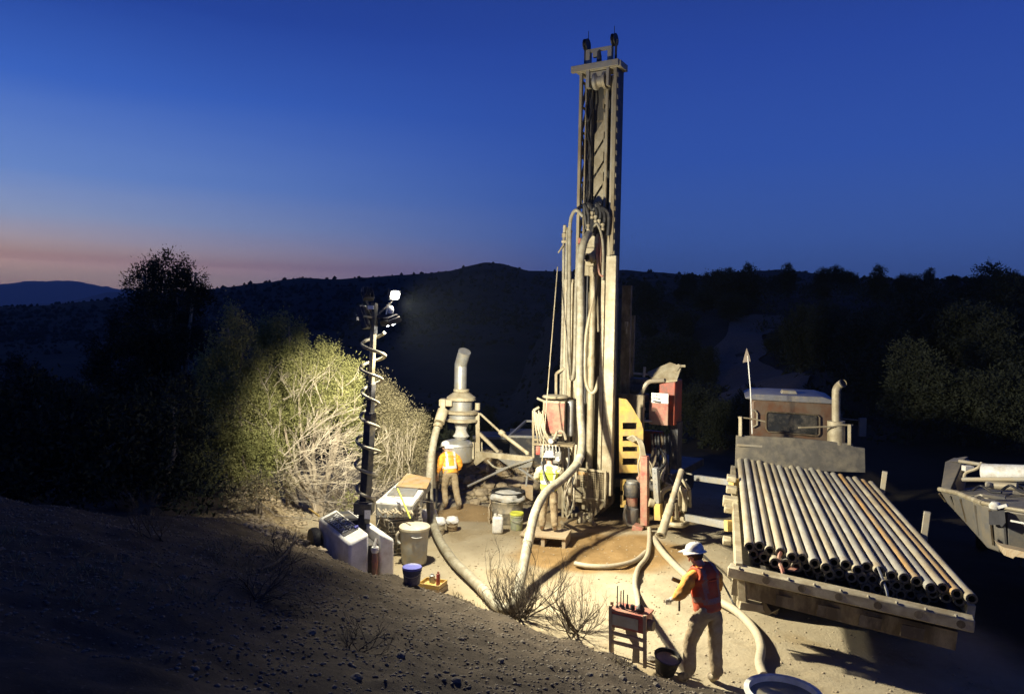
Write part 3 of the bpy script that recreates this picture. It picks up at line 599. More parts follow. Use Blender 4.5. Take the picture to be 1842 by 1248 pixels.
for k in range(8):
    x0, z0 = rr.uniform(1190, 1240), rr.uniform(870, 930)
    b = MB(); b.box(P(x0, z0, 17.2 + rr.uniform(0, .5)), (rr.uniform(.07, .2), .15, rr.uniform(.07, .25)), RAX); b.build('basket_tool', K[rr.choice(['brownsteel', 'cream', 'steel', 'pinkred'])], rig, .01)
b = MB(); b.bar(P(1008, 938, 17.0), P(1046, 956, 16.8), .07, .05); b.build('floor_bar', K['mast'], rig)

# ------------------------------------------------------------------ cyclone on its boom
cy = P(830, 745, 19.4); cyc = thing('cyclone_separator', 'grey dust cyclone with a bent chimney standing on a boom left of the rig', 'cyclone', V((cy.x, cy.y, 0)))
def cz(py): return P(830, py, 19.4).z
def cyl_(name, prof, m_, parent=cyc, x=830, d=19.4, n=28):
    b = MB(); c0 = P(x, 700, d); b.lathe([(r_, P(x, y_, d).z - c0.z) for r_, y_ in prof], c0, Z, n); return b.build(name, m_, parent)
ch = MB(); p0 = P(828, 703, 19.4); p1 = P(829, 655, 19.4); p2 = P(836, 632, 19.2)
ch.tube([p0, p1 - Z * .08, p1, p1 + (p2 - p1) * .3, p2], [.165, .165, .165, .165, .165], 20); ch.build('chimney', K['galv'], cyc)
cyl_('chimney_flange', [(.165, 704), (.21, 704), (.21, 700), (.165, 699)], K['cream'])
cyl_('cone_cap', [(.16, 704), (.2, 705), (.38, 714), (.39, 719), (.36, 720)], K['cream'])
cyl_('cyclone_body', [(.30, 718), (.30, 740)], K['galv'])
cyl_('ring_flange', [(.30, 737), (.44, 739), (.44, 743), (.30, 744)], K['cream'], x=832)
cyl_('lower_body', [(.36, 742), (.36, 754)], K['galv'], x=832)
cyl_('ring_flange', [(.36, 752), (.43, 754), (.43, 757), (.3, 759)], K['cream'], x=832)
cyl_('cloth_boot', [(.22, 757), (.17, 766), (.14, 772), (.16, 778), (.22, 784), (.13, 790)], K['bag'], x=831)
cyl_('splitter_drum', [(.0, 788), (.30, 792), (.41, 796), (.42, 800), (.40, 801), (.40, 824), (.39, 828), (.35, 830)], K['galv'], x=825)
b = MB()
for k in range(5): b.bar(P(846 + k * 5, 795, 19.3 + .04 * k), P(846 + k * 5, 825, 19.3 + .04 * k), .05, .05)
b.build('drum_clamp', K['cream'], cyc)
b = MB(); b.box(P(808, 803, 19.0), (.22, .02, .10)); b.build('drum_label', K['paper'], cyc)
b = MB(); b.box(P(802, 724, 19.2), (.34, .24, .18)); b.box(P(797, 726, 19.15), (.14, .26, .26)); b.lathe([(.1, 0), (.13, 0), (.13, .06), (.1, .06)], P(795, 742, 19.15), V((.4, 0, 1)), 14); b.build('inlet', K['cream'], cyc, .02)
b = MB(); b.lathe([(0, 0), (.07, 0), (.07, .18), (0, .18)], P(859, 737, 19.3), Z, 10); b.build('ring_post', K['cream'], cyc)
b = MB(); b.bar(P(859, 742, 19.35), P(860, 812, 19.35), .11, .11); b.build('boom_post', K['cream'], cyc, .01)
b = MB(); b.bar(P(860, 777, 19.35), P(897, 813, 19.2), .10, .08); b.build('boom_strut', K['cream'], cyc, .01)
b = MB(); b.tube([P(864, 744, 19.3), P(902, 779, 18.6)], .03, 8); b.tube([P(902, 779, 18.6), P(949, 815, 18.0)], .045, 8); b.lathe([(.05, -.08), (.075, -.06), (.075, .06), (.05, .08)], P(903, 779, 18.6), P(949, 815, 18.0) - P(902, 779, 18.6), 10); b.lathe([(0, -.05), (.05, -.03), (.05, .03), (0, .05)], P(949, 815, 18), Z, 10); b.build('turnbuckle', K['cream'], cyc)
b = MB(); tq = V((.0, .14, 0))
b.prism([P(858, 812, 19.3), P(958, 822, 17.7), P(958, 832, 17.7), P(876, 823, 19.0), P(856, 838, 19.3), P(852, 832, 19.3)], tq); b.build('boom', K['cream'], cyc, .01)
b = MB(); b.prism([P(896, 825, 18.65), P(958, 831, 17.7), P(955, 840, 17.7), P(922, 842, 18.3), P(912, 836, 18.5)], tq * .5); b.build('boom_web', K['galv'], cyc)
b = MB(); b.bar(P(893, 846, 18.6), P(958, 826, 17.7), .05, .04); b.bar(P(920, 832, 18.4), P(966, 864, 17.6), .04, .04); b.bar(P(950, 838, 18), P(946, 874, 18), .04, .04); b.build('boom_brace', K['galv'], cyc)
rhose('boom_hose', [P(877, 828, 18.9), P(890, 840, 18.7), P(910, 842, 18.5), P(930, 834, 18.3)], .025, K['hose'], cyc)
b = MB(); b.tube([P(842, 874, 18.9), P(912, 841, 18.2)], .03, 8); b.build('prop_bar', K['galv'], cyc)

# big sample hose: rig head -> ground behind the bush -> cyclone inlet
b = MB()
pts = [P(1060, 420, 18.0), P(1050, 438, 17.8), P(1044, 480, 17.75), P(1045, 560, 17.7), P(1043, 650, 17.6), P(1044, 740, 17.4), P(1047, 790, 17.1), P(1041, 828, 16.7), P(1014, 860, 16.1), P(984, 884, 15.5), P(964, 918, 14.8), P(951, 970, 14.1), P(940, 1026, 13.4), P(930, 1070, 12.7)]
pts += [G(921, 1088, .13), G(906, 1096, .12), G(890, 1085, .12), G(872, 1064, .12), G(846, 1038, .13), G(812, 1004, .13), P(785, 958, 16.2), P(773, 905, 17.4), P(774, 840, 18.2), P(782, 785, 18.7), P(795, 744, 19.1)]
b.tube(smooth_path(pts, 8), .093, 14)
hs = tag(b.build('sample_hose', K['hose'], org=G(930, 1080)), 'thick cream hose looping from the mast down to the ground and up to the cyclone', 'hose')
b = MB(); b.tube([P(797, 738, 19.08), P(790, 760, 18.85)], .14, 14); b.tube([P(788, 764, 18.85), P(787, 768, 18.82)], .125, 12); b.build('hose_clamp', K['cream'], hs)
for q_, r_ in ((pts[7], .105), (pts[11], .103), (pts[17], .105)):
    i_ = pts.index(q_); d_ = (pts[i_ + 1] - pts[i_ - 1]).normalized(); b = MB(); b.lathe([(.09, -.13), (r_, -.12), (r_, -.07), (.096, -.06), (.096, .06), (r_, .07), (r_, .12), (.09, .13)], q_, d_, 16); b.build('hose_coupling', K['steel'], hs)
b = MB(); b.tube(smooth_path([P(974, 830, 16.3), P(980, 858, 16.1), P(990, 880, 15.9), P(995, 883, 15.5)], 6), .022, 6); b.build('tie_rope', K['black'], hs)
# ------------------------------------------------------------------ light tower with its generator
tb = V((-2.86, 14.25, tz(-2.86, 14.25)))
twr = thing('light_tower', 'tall mobile light tower with a coiled cable and white two-piece canopy', 'light tower', tb)
ga = V((.5, -.866, 0)); gb = V((.866, .5, 0)); gB = V((-2.76, 12.72, 0))       # canopy: front left corner, long and cross axes
def C(u, w, z): return gB - ga * u + gb * w + Z * z
def hood(w0, w1, z0, z1, zb, name):
    b = MB(); b.prism([C(0, w0, zb), C(0, w1, zb), C(0, w1, z1), C(0, w0, z0)], -ga * 1.95)
    return b.build(name, K['canopy'], twr, .045)
h1 = hood(0, .36, .95, 1.10, .25, 'canopy_half'); h2 = hood(.56, .84, 1.08, .93, .1, 'canopy_half')
nrm = (C(0, .36, 1.10) - C(0, 0, .95)).cross(-ga).normalized(); nrm = nrm if nrm.z > 0 else -nrm
b = MB(); b.prism([C(.42, .05, .955 + .018), C(.42, .31, 1.082 + .0), C(1.75, .31, 1.082 + .0), C(1.75, .05, .955 + .018)], nrm * .012); lp = b.build('name_panel', K['panel'], h1)
def text(s, size, c, xdir, ydir, m_, parent, name='lettering', ext=.003, wide=1):
    cu = bpy.data.curves.new('t', 'FONT'); cu.body = s; cu.size = size; cu.extrude = ext; cu.align_x = 'CENTER'; cu.align_y = 'CENTER'
    o = bpy.data.objects.new('t', cu); COL.objects.link(o); dg = bpy.context.evaluated_depsgraph_get()
    me = bpy.data.meshes.new_from_object(o.evaluated_get(dg)); bpy.data.objects.remove(o); bpy.data.curves.remove(cu)
    x = V(xdir).normalized(); z_ = x.cross(V(ydir)).normalized(); y = z_.cross(x)
    mt = M((x * wide, y, z_)).transposed().to_4x4(); mt.translation = V(c) - ORG[parent.name]
    me.transform(mt); me.materials.clear(); me.materials.append(m_); return link_mesh(name, me, parent)
sl = (C(0, .36, 1.10) - C(0, 0, .95)).normalized()
text('WACKER', .15, C(1.09, .235, .95 + .235 * .4167) + nrm * .024, ga, sl, K['letter'], h1, wide=1.75)
text('NEUSON', .14, C(1.05, .115, .95 + .115 * .4167) + nrm * .024, ga, sl, K['letter'], h1, wide=1.75)
b = MB(); b.box(C(.5, .30, 1.093) + nrm * .01, (.09, .07, .03), (ga, sl, nrm)); b.build('badge', K['blue'], h1)
b = MB(); b.box(C(.98, .46, .5), (1.86, .18, .74), (ga, gb, Z)); b.build('machine_frame', K['darksteel'], twr)
b = MB(); b.lathe([(0, 0), (.05, .0), (.055, .06), (.055, .36), (.03, .42), (.02, .46), (0, .46)], C(-.04, .46, .36), Z, 14); b.lathe([(.056, .2), (.06, .21), (.06, .25), (.056, .26)], C(-.04, .46, .36), Z, 14); b.build('bottle', K['pinkred'], twr)
b = MB(); b.bar(C(-.05, .44, .86), C(-.02, .50, 1.0), .05, .04); b.lathe([(.0, 0), (.06, 0), (.075, .05), (.06, .1), (0, .1)], C(-.04, .46, .76), Z, 12); b.build('pull_handle', K['white'], twr)
b = MB(); b.box(C(.6, .0, .18), (1.9, .05, .1), (ga, gb, Z)); b.lathe([(0, -.08), (.26, -.08), (.28, -.04), (.28, .04), (.26, .08), (0, .08)], C(1.75, -.12, .55), gb, 22); b.build('trailer_wheel', K['black'], twr)
b = MB(); b.bar(C(2.05, .1, .75), C(2.05, .75, .8), .1, .2); b.box(C(1.5, .46, .98), (.8, .34, .16), (ga, gb, Z)); b.build('winch_housing', K['darksteel'], twr, .02)
# mast sections
def tp(py, px, d=13.7): return P(px, py, d)
b = MB(); b.bar(tp(950, 654), tp(742, 666.2), .16, .16, RX); ms = b.build('mast_section', K['darksteel'], twr, .01)
b = MB(); b.bar(tp(800, 662.5), tp(690, 668.5), .115, .115, RX); b.build('mast_section', K['darksteel'], twr, .008)
b = MB(); b.bar(tp(690, 668), tp(560, 673), .085, .085, RX); b.build('mast_section', K['cream'], twr, .006)
b = MB(); b.box(tp(912, 655, 13.65), (.34, .3, .22)); b.box(tp(925, 660, 13.55), (.13, .06, .18)); b.build('mast_collar', K['darksteel'], twr, .02)
b = MB(); b.box(tp(925, 661, 13.5), (.11, .02, .16)); b.build('rating_plate', K['paper'], twr)
hel = []
for i in range(0, 7 * 26 + 1):
    t = i / (7 * 26); py = 598 + t * 302; px = 673 - t * 16; a = 2 * math.pi * 7.0 * t + .3; rad = .19 + .035 * math.sin(t * 11)
    c = tp(py, px); hel.append(c + V((rad * math.cos(a), rad * math.sin(a), 0)))
b = MB(); b.tube(hel, .030, 8); b.build('coiled_cable', K['hose'], twr)
# head: crossbar, four flood heads with their arms
hc = tp(572, 674); b = MB(); b.bar(hc + V((-.34, .06, -.02)), hc + V((.40, -.02, .06)), .06, .06); b.bar(tp(600, 672.5), tp(545, 674), .09, .09, RX); b.box(tp(553, 667), (.12, .1, .07)); b.build('head_frame', K['darksteel'], twr)
b = MB(); b.box(tp(553, 667, 13.6), (.11, .04, .07)); b.build('frame_clip', K['white'], twr)
def flood(c, aim, w, h, lens, name='flood_lamp'):
    aim = V(aim).normalized(); x = aim.cross(Z).normalized(); y = x.cross(aim); b = MB()
    b.box(c - aim * .05, (w, .10, h), (x, aim, y))
    for k in range(6): b.box(c - aim * .12 + x * (-w / 2 + w * (k + .5) / 6), (.015, .06, h * .85), (x, aim, y))
    o = b.build(name, K['darksteel'], twr, .012)
    b = MB(); b.lathe([(0, .0), (.0, .012), (lens[0], .012), (lens[0] * 1.05, 0)], c + aim * .006, aim, 22); b.build('lens', K[lens[1]], o)
    b = MB(); b.bar(c - aim * .1 - x * (w / 2 + .03), hc, .035, .035); b.build('lamp_bracket', K['darksteel'], o); return c + aim * .03
LA = flood(tp(531, 710.5), (.42, -.72, -.42), .20, .20, (.080, 'lamp'))
LB = flood(tp(582, 704), (.30, .22, -.95), .36, .26, (.09, 'lamp'))
LC = flood(tp(532, 660), (-.30, .62, -.55), .2, .26, (.045, 'lampdim'))
LD = flood(tp(572, 650), (-.8, .1, -.30), .34, .44, (.08, 'lampdim'))
b = MB(); b.lathe([(0, 0), (.05, 0), (.06, .08), (.03, .14), (0, .14)], tp(564, 703), Z, 10); b.tube(smooth_path([tp(548, 700), tp(558, 696), tp(574, 694), tp(585, 690)], 5), .018, 6); b.build('lamp_cable', K['white'], twr)
def spot(name, loc, aim, power, size, blend, rad=.12, col=(1, .915, .70)):
    l = bpy.data.lights.new(name, 'SPOT'); l.energy = power; l.spot_size = R(size); l.spot_blend = blend; l.shadow_soft_size = rad; l.color = col
    o = bpy.data.objects.new(name, l); COL.objects.link(o); o.location = V(loc) - ORG[twr.name]; o.parent = twr
    o.rotation_euler = (V(aim) - V(loc)).to_track_quat('-Z', 'Y').to_euler(); return o
def aim(loc, az, el): return V(loc) + V((math.cos(R(az)) * math.cos(R(el)), math.sin(R(az)) * math.cos(R(el)), math.sin(R(el))))
LA_ = LA + V((.12, -.10, -.12)); LB_ = LB + V((.16, .05, -.16)); LC_ = LC + V((-.06, .14, -.12))
spot('flood_beam', LA_, aim(LA_, -19, -16), 8900, 144, 1.0)
spot('flood_beam', LB_, aim(LB_, 50, -60), 2100, 162, 1.0)
spot('flood_beam', LB_ + V((.05, .1, .05)), aim(LB_, 52, 6), 3300, 128, 1.0)
spot('flood_beam', LC_, (-3.95, 18.2, 2.2), 6000, 61, 1.0)

# ------------------------------------------------------------------ props on the pad
def solo(name, label, cat, mb, m_, loc, bevel=0, group=None):
    o = mb.build(name, m_, None, bevel, org=loc); tag(o, label, cat, group); return o
# trash can
g = G(745, 1012); t = thing('rubbish_bin', 'round grey rubbish bin with a dusty lid in front of the crate stack', 'bin', g)
b = MB(); b.lathe([(0, .01), (.235, .01), (.25, .03), (.265, .35), (.285, .66), (.285, .70), (.262, .70), (.22, .1), (0, .1)], g, Z, 28); b.build('body', K['grey'], t)
b = MB(); b.lathe([(.30, .685), (.315, .70), (.315, .74), (.29, .765), (.1, .79), (0, .79)], g, Z, 28); b.build('lid', mat('pale_bin_lid', (.52, .48, .36), .6, 0, DUST, .4, 5), t)
b = MB(); b.tube(smooth_path([g + V((-.29, -.12, .66)), g + V((-.33, -.14, .6)), g + V((-.33, -.12, .48)), g + V((-.27, -.13, .42))], 4), .03, 6); b.tube(smooth_path([g + V((-.02, -.30, .6)), g + V((.06, -.31, .585)), g + V((.18, -.26, .59))], 4), .014, 6); b.build('handle', K['grey'], t)
# crate stack: each lattice crate can be lifted off
for k in range(4):
    c = G(712, 1000) + V((.0, .42, .0)); z0 = .02 + k * .235; c = V((c.x + .012 * (-1) ** k, c.y, z0))
    b = MB(); ax = (gb.normalized(), -ga, Z); w, d_, h = .74, .62, .22
    for sgn in (-1, 1):
        for i in range(9): b.box(c + ax[0] * (-w / 2 + w * i / 8) + ax[1] * sgn * d_ / 2 + Z * h / 2, (.022, .02, h), ax)
        for i in range(8): b.box(c + ax[0] * sgn * w / 2 + ax[1] * (-d_ / 2 + d_ * i / 7) + Z * h / 2, (.02, .022, h), ax)
        for j in (0.02, .11, .205):
            b.box(c + ax[1] * sgn * (d_ / 2 + .003) + Z * j, (w, .022, .028), ax); b.box(c + ax[0] * sgn * (w / 2 + .003) + Z * j, (.022, d_, .028), ax)
    b.box(c + Z * .012, (w - .02, d_ - .02, .02), ax)
    for j in range(3): b.box(c + ax[1] * (-.2 + .2 * j) + Z * .10, (w - .1, .11, .16), ax)
    nm = ['bottom', 'second from the bottom', 'third from the bottom', 'top'][k]
    solo('lattice_crate', 'grey lattice crate beside the light tower, %s of its stack' % nm, 'crate', b, mat('crate_plastic_%d' % k, (.12, .125, .14) if k < 2 else (.30, .29, .25), .5, 0, DUST, .45, 7), c, group='lattice crates stacked by the bin')
# plywood-topped bench / tray table behind
tt = G(740, 960); tt = V((-2.1, 15.6, 0)); t = thing('sorting_table', 'low sorting table with a tilted plywood sheet behind the crate stack', 'table', tt)
cor = [P(676, 902, 15.2), P(742, 907, 15.0), P(774, 866, 16.6), P(730, 855, 17.0)]
b = MB(); b.prism(cor, V((0, 0, -.05))); tpb = b.build('tabletop', K['canopy'], t, .01)
cor2 = [P(712, 876, 16.1), P(768, 880, 15.9), P(776, 862, 16.75), P(732, 853, 17.1)]
b = MB(); b.prism([c + Z * .012 for c in cor2], Z * .02); b.build('plywood_sheet', K['ply'], t)
b = MB(); b.prism([c + Z * .006 for c in [P(696, 891, 15.55), P(744, 894, 15.45), P(752, 880, 15.95), P(708, 878, 16.05)]], Z * .012); b.build('tray', K['galv'], t)
b = MB(); b.prism([P(742, 910, 15.0), P(774, 868, 16.6), P(774, 878, 16.6), P(742, 918, 15.0)], V((.02, .01, 0))); b.prism([P(676, 905, 15.2), P(742, 910, 15.0), P(742, 930, 15.0), P(676, 930, 15.2)], V((0, .02, 0))); b.build('apron', K['galv'], t)
for c in cor:
    b = MB(); c2 = c + (V((tt.x, tt.y, c.z)) - c) * .06; b.bar(c2 - Z * .06, V((c2.x, c2.y, .0)), .06, .06); b.build('leg', K['darksteel'], t)
b = MB()
for k in range(14): b.tube(smooth_path([P(680 + 4.5 * k, 914 + (k * 5) % 7, 15.05), P(684 + 4.5 * k, 920 + (k * 3) % 5, 14.9), P(690 + 4 * k, 926 - (k * 7) % 9, 14.95)], 3), .02, 5)
solo('hose_bundle', 'tangle of grey hoses lying on the crates under the table edge', 'hose bundle', b, K['greyhose'], P(705, 920, 15))
b = MB(); b.tube([P(738, 932, 14.6), P(715, 878, 15.0)], .018, 8); bo = solo('marker_pole', 'lime green pole leaning against the sorting table', 'pole', b, K['lime'], P(738, 935, 14.6))
b = MB(); b.tube([P(719.5, 889, 14.96), P(714, 875, 15.02)], .022, 8); b.build('grip', K['black'], bo)
b = MB(); b.tube([P(574, 928, 14.4), P(556, 915, 15.0)], .02, 8); solo('survey_stake', 'yellow wooden stake behind the rear of the white canopy', 'stake', b, K['yellow'], P(574, 940, 14.4))
b = MB(); b.box(P(772, 845, 19.2), (.55, .05, .95)); pn = solo('site_board', 'brown upright board standing left of the worker in the orange vest', 'board', b, K['skip'], P(772, 880, 19.2))
for dx in (-.2, .2):
    b = MB(); q = P(772, 875, 19.2); b.bar(V((q.x + dx, q.y, tz(q.x + dx, q.y))), V((q.x + dx, q.y, q.z)), .05, .05); b.build('leg', K['darksteel'], pn)
# buckets with white bags, jugs
def bucket(px, py, r, h, m_, label, lidm=None, tilt=None, z=None, bagm=None, name='bucket', group=None):
    g = G(px, py) if z is None else V(z); t = thing(name, label, 'bucket', g, group)
    b = MB(); b.lathe([(0, .008), (r * .84, .008), (r * .86, .02), (r * .97, h * .8), (r * 1.03, h * .8), (r * 1.03, h * .84), (r * .985, h * .86), (r, h), (r * .94, h), (r * .80, .03), (0, .03)], g, Z, 22); b.build('body', m_, t)
    if lidm: b = MB(); b.lathe([(r * 1.05, h * .9), (r * 1.06, h * .97), (r * 1.0, h * 1.02), (r * .9, h * 1.0), (0, h * 1.0)], g, Z, 22); b.build('lid', lidm, t)
    if bagm:
        me = bmesh.new(); bmesh.ops.create_icosphere(me, subdivisions=3, radius=1)
        for v in me.verts:
            k = 1 + .22 * mnoise.noise(v.co * 2.3 + g); v.co = V((v.co.x * r * 1.15 * k, v.co.y * r * 1.15 * k, max(-.5, v.co.z) * r * .75 * k + h * 1.02))
        mm = bpy.data.meshes.new('bag'); me.to_mesh(mm); me.free(); mm.materials.append(bagm); mm.shade_smooth(); link_mesh('bag', mm, t)
    b = MB(); b.tube(smooth_path([g + V((-r, 0, h * .8)), g + V((-r * .7, -r * .9, h * .62)), g + V((0, -r * 1.15, h * .55)), g + V((r * .7, -r * .9, h * .62)), g + V((r, 0, h * .8))], 4), .006, 5); b.build('handle', K['steel'], t)
    return t
whitebag = mat('white_sample_bag', (.74, .73, .70), .7, 0, DUST, .15, 9, bump=.5, bscale=14)
bucket(789, 960, .145, .28, mat('tan_bucket', (.42, .36, .24), .6), 'tan bucket topped with a white sample bag, left of the pair', bagm=whitebag, group='bagged buckets')
bucket(813, 953, .14, .22, mat('brown_bucket', (.25, .18, .10), .6), 'brown bucket topped with a white sample bag, right of the pair', bagm=whitebag, group='bagged buckets')
bucket(929, 952, .16, .40, mat('grey_green_bucket', (.28, .30, .22), .5, 0, (.4, .42, .1), .3, 6), 'grey bucket with a lime yellow lid beside the white jug', lidm=K['lime'])
g = G(895, 959); b = MB(); b.box(g + Z * .20, (.25, .20, .40)); j = solo('jerrycan', 'white plastic jerrycan standing left of the lime-lidded bucket', 'jerrycan', b, K['white'], g, .05)
b = MB(); b.lathe([(0, .39), (.035, .39), (.035, .46), (0, .46)], g + V((-.06, 0, 0)), Z, 12); b.bar(g + V((.0, 0, .44)), g + V((.1, 0, .42)), .03, .03); b.build('cap', K['white'], j)
for i, (px, py, s_) in enumerate(((765, 938, .17), (779, 930, .11))):
    g = G(px, py); me = bmesh.new(); bmesh.ops.create_icosphere(me, subdivisions=3, radius=1)
    for v in me.verts: v.co = V((v.co.x * s_, v.co.y * s_, max(-.5, v.co.z) * s_ * 1.2 + s_ * .6)) * (1 + .25 * mnoise.noise(v.co * 2 + g))
    mm = bpy.data.meshes.new('bag'); me.to_mesh(mm); me.free(); mm.materials.append(whitebag); mm.shade_smooth(); o = link_mesh('sample_bag', mm, None, g)
    tag(o, ['large white sample bag on the ground under the table edge', 'small white sample bag right behind the larger white bag'][i], 'bag')
# drum with cloth bag
g = G(912, 938); t = thing('bagged_drum', 'dark drum topped with a grey cloth bag beside the green-vested worker', 'drum', g)
b = MB(); b.lathe([(0, .01), (.34, .01), (.36, .05), (.38, .25), (.40, .28), (.40, .31), (.38, .34), (.385, .50), (.40, .52), (.36, .54), (.36, .1), (0, .1)], g, Z, 28); b.build('body', K['drum'], t)
me = bmesh.new(); bmesh.ops.create_icosphere(me, subdivisions=4, radius=1)
for v in me.verts:
    k = 1 + .2 * mnoise.noise(v.co * 1.6 + V((3, 1, 2))) + .06 * mnoise.noise(v.co * 6); v.co = V((v.co.x * .40 * k, v.co.y * .40 * k, max(-.35, v.co.z) * .17 * k + .60))
mm = bpy.data.meshes.new('bag'); me.to_mesh(mm); me.free(); mm.materials.append(K['bag']); mm.shade_smooth(); link_mesh('cloth_bag', mm, t)
b = MB(); b.lathe([(.40, .50), (.43, .60), (.42, .74), (.40, .74), (.40, .6)], g + V((.02, .12, 0)), Z, 28); b.build('collar', K['black'], t)
b = MB()
for i in range(9): b.tube(smooth_path([g + V((-.40, -.12 + .02 * i, .5 - .06 * i)), g + V((-.45, -.16 + .01 * i, .38 - .05 * i)), g + V((-.42, -.2, .25 - .03 * i)), g + V((-.47, -.1, .12))], 3), .016, 5)
solo('coiled_rope', 'coil of rope hanging on the left flank of the bagged drum', 'rope', b, K['wood'], g)
# wooden platform under the green-vested worker
g = G(982, 972); pz = .25; t = thing('step_platform', 'low wooden step platform under the worker in the lime vest', 'platform', g)
ax = (V((.97, -.24, 0)), V((.24, .97, 0)), Z); gc = P(982, 955, 16.3); gc = V((gc.x, gc.y, 0))
for k in range(5):
    b = MB(); b.box(gc + ax[1] * (-.30 + .15 * k) + Z * (pz - .02), (1.02, .138, .04), ax); b.build('plank', K['wood'], t, .004)
for k in (-.46, 0, .46):
    b = MB(); b.box(gc + ax[0] * k + Z * (pz - .04) / 2, (.08, .66, pz - .042), ax); b.build('bearer', K['wood'], t, .004)
# blue-lidded pail, yellow tray with cans
g = GT(741, 1050); bucket(0, 0, .15, .27, mat('dark_blue_pail', (.05, .055, .10), .5, 0, DUST, .25), 'dark pail with a blue lid at the edge of the bank', K['blue'], z=g)
g = G(778, 1056, .06); t = thing('spill_tray', 'yellow spill tray holding two small cans on the pad edge', 'tray', g)
ax = (V((.94, -.34, 0)), V((.34, .94, 0)), Z); b = MB(); b.box(g + Z * .04, (.40, .34, .02), ax)
for s_ in (-1, 1): b.box(g + ax[0] * .2 * s_ + Z * .07, (.02, .36, .08), ax); b.box(g + ax[1] * .17 * s_ + Z * .07, (.38, .02, .08), ax)
b.build('tray', K['yellow'], t, .005)
b = MB(); b.box(g + Z * -.02, (.44, .38, .10), ax); b.build('base_block', K['wood'], t)
for i, (dx, dy, h, r_, m_, lb) in enumerate(((.10, .02, .24, .035, K['red'], 'slim red spray can standing in the yellow tray'), (-.06, .10, .16, .05, K['galv'], 'small grey tin standing in the yellow tray'))):
    c = g + ax[0] * dx + ax[1] * dy + Z * .05; b = MB(); b.lathe([(0, 0), (r_, 0), (r_, h * .8), (r_ * .8, h * .86), (r_ * .5, h * .88), (r_ * .5, h), (0, h)], c, Z, 14); solo('spray_can' if i == 0 else 'tin', lb, 'can', b, m_, c)
b = MB(); b.tube(smooth_path([G(722, 1000, .02), G(736, 1020, .02), G(752, 1038, .05), G(757, 1020, .25)], 5), .012, 6); solo('grease_line', 'thin dark line lying between the bin and the blue-lidded pail', 'hose', b, K['black'], G(736, 1020))
# hydraulic control stand
g = G(1130, 1192, 0); cs = thing('control_stand', 'red control box with levers on a ladder-like stand at the pad edge', 'control stand', V((1.35, 10.3, 0)))
def cp(px, py, d=None): return P(px, py, 10.35 - (px - 1098) / 66 * .28)
for a, c in (((1098, 1088), (1099, 1180)), ((1160, 1106), (1160, 1200))):
    b = MB(); b.bar(cp(*a), cp(*c), .045, .045, RX); b.build('leg', K['wood'], cs, .004)
    b = MB(); p_ = cp(*a) + V((.08, .42, -.1)); q_ = cp(*c) + V((.08, .42, 0)); q_.z = .0; b.bar(p_, q_, .04, .04, RX); b.build('leg', K['wood'], cs, .004)
for a, c in (((1101, 1137), (1160, 1152)), ((1101, 1153), (1160, 1168))):
    b = MB(); b.bar(cp(*a), cp(*c), .04, .04); b.build('rung', K['wood'], cs)
x_ = (cp(1162, 1113) - cp(1096, 1098)); x_ = x_.normalized(); y_ = Z.cross(x_).normalized(); cax = (x_, y_, x_.cross(y_))
cc = cp(1129, 1119); b = MB(); b.box(cc + y_ * .15, (.51, .30, .23), cax); cbx = b.build('box', K['red'], cs, .012)
b = MB(); b.box(cc + y_ * -.006 - x_ * .035, (.385, .012, .15), cax); b.build('front_panel', K['galv'], cbx)
b = MB(); b.box(cc + y_ * .15 + Z * .125, (.53, .34, .025), cax); b.build('box_lid', K['pinkred'], cbx)
b = MB()
for i, (px, h) in enumerate(((1105, .34), (1109, .26), (1116, .28), (1121, .2))):
    p_ = cp(px, 1100) + y_ * (.1 + .05 * (i % 2)); b.tube([p_, p_ + V((.0, .0, h))], .008, 6); b.lathe([(0, 0), (.03, 0), (.022, .05), (.01, .07), (0, .07)], p_, Z, 8)
b.build('lever', K['darksteel'], cs)
b = MB(); b.lathe([(0, 0), (.06, 0), (.065, .03), (.03, .08), (.012, .1), (.012, .2), (0, .2)], cp(1146, 1103) + y_ * .12, Z, 14); b.lathe([(0, 0), (.035, 0), (.03, .06), (0, .06)], cp(1132, 1100) + y_ * .12, Z, 10); b.build('knob', K['black'], cs)
b = MB(); b.lathe([(0, -.06), (.07, -.06), (.08, 0), (.07, .06), (0, .06)], cp(1164, 1128) + y_ * .1, x_, 14); b.build('hose_reel', K['brownsteel'], cs); b = MB(); b.lathe([(0, -.03), (.06, -.03), (.06, .03), (0, .03)], cp(1096, 1128) + y_ * .1, x_, 14); b.build('hose_reel', K['brownsteel'], cs)
b = MB()
for k in range(8):
    a_ = cp(1120 + 2.2 * k, 1132) + y_ * .12; b.tube(smooth_path([a_, a_ + V((.03, 0, -.12)), cp(1135 + 1.2 * k, 1165) + y_ * .1, cp(1134 + 1.5 * k, 1195) + y_ * .08], 4), .016, 6)
b.build('hose_loom', K['greyhose'], cs)
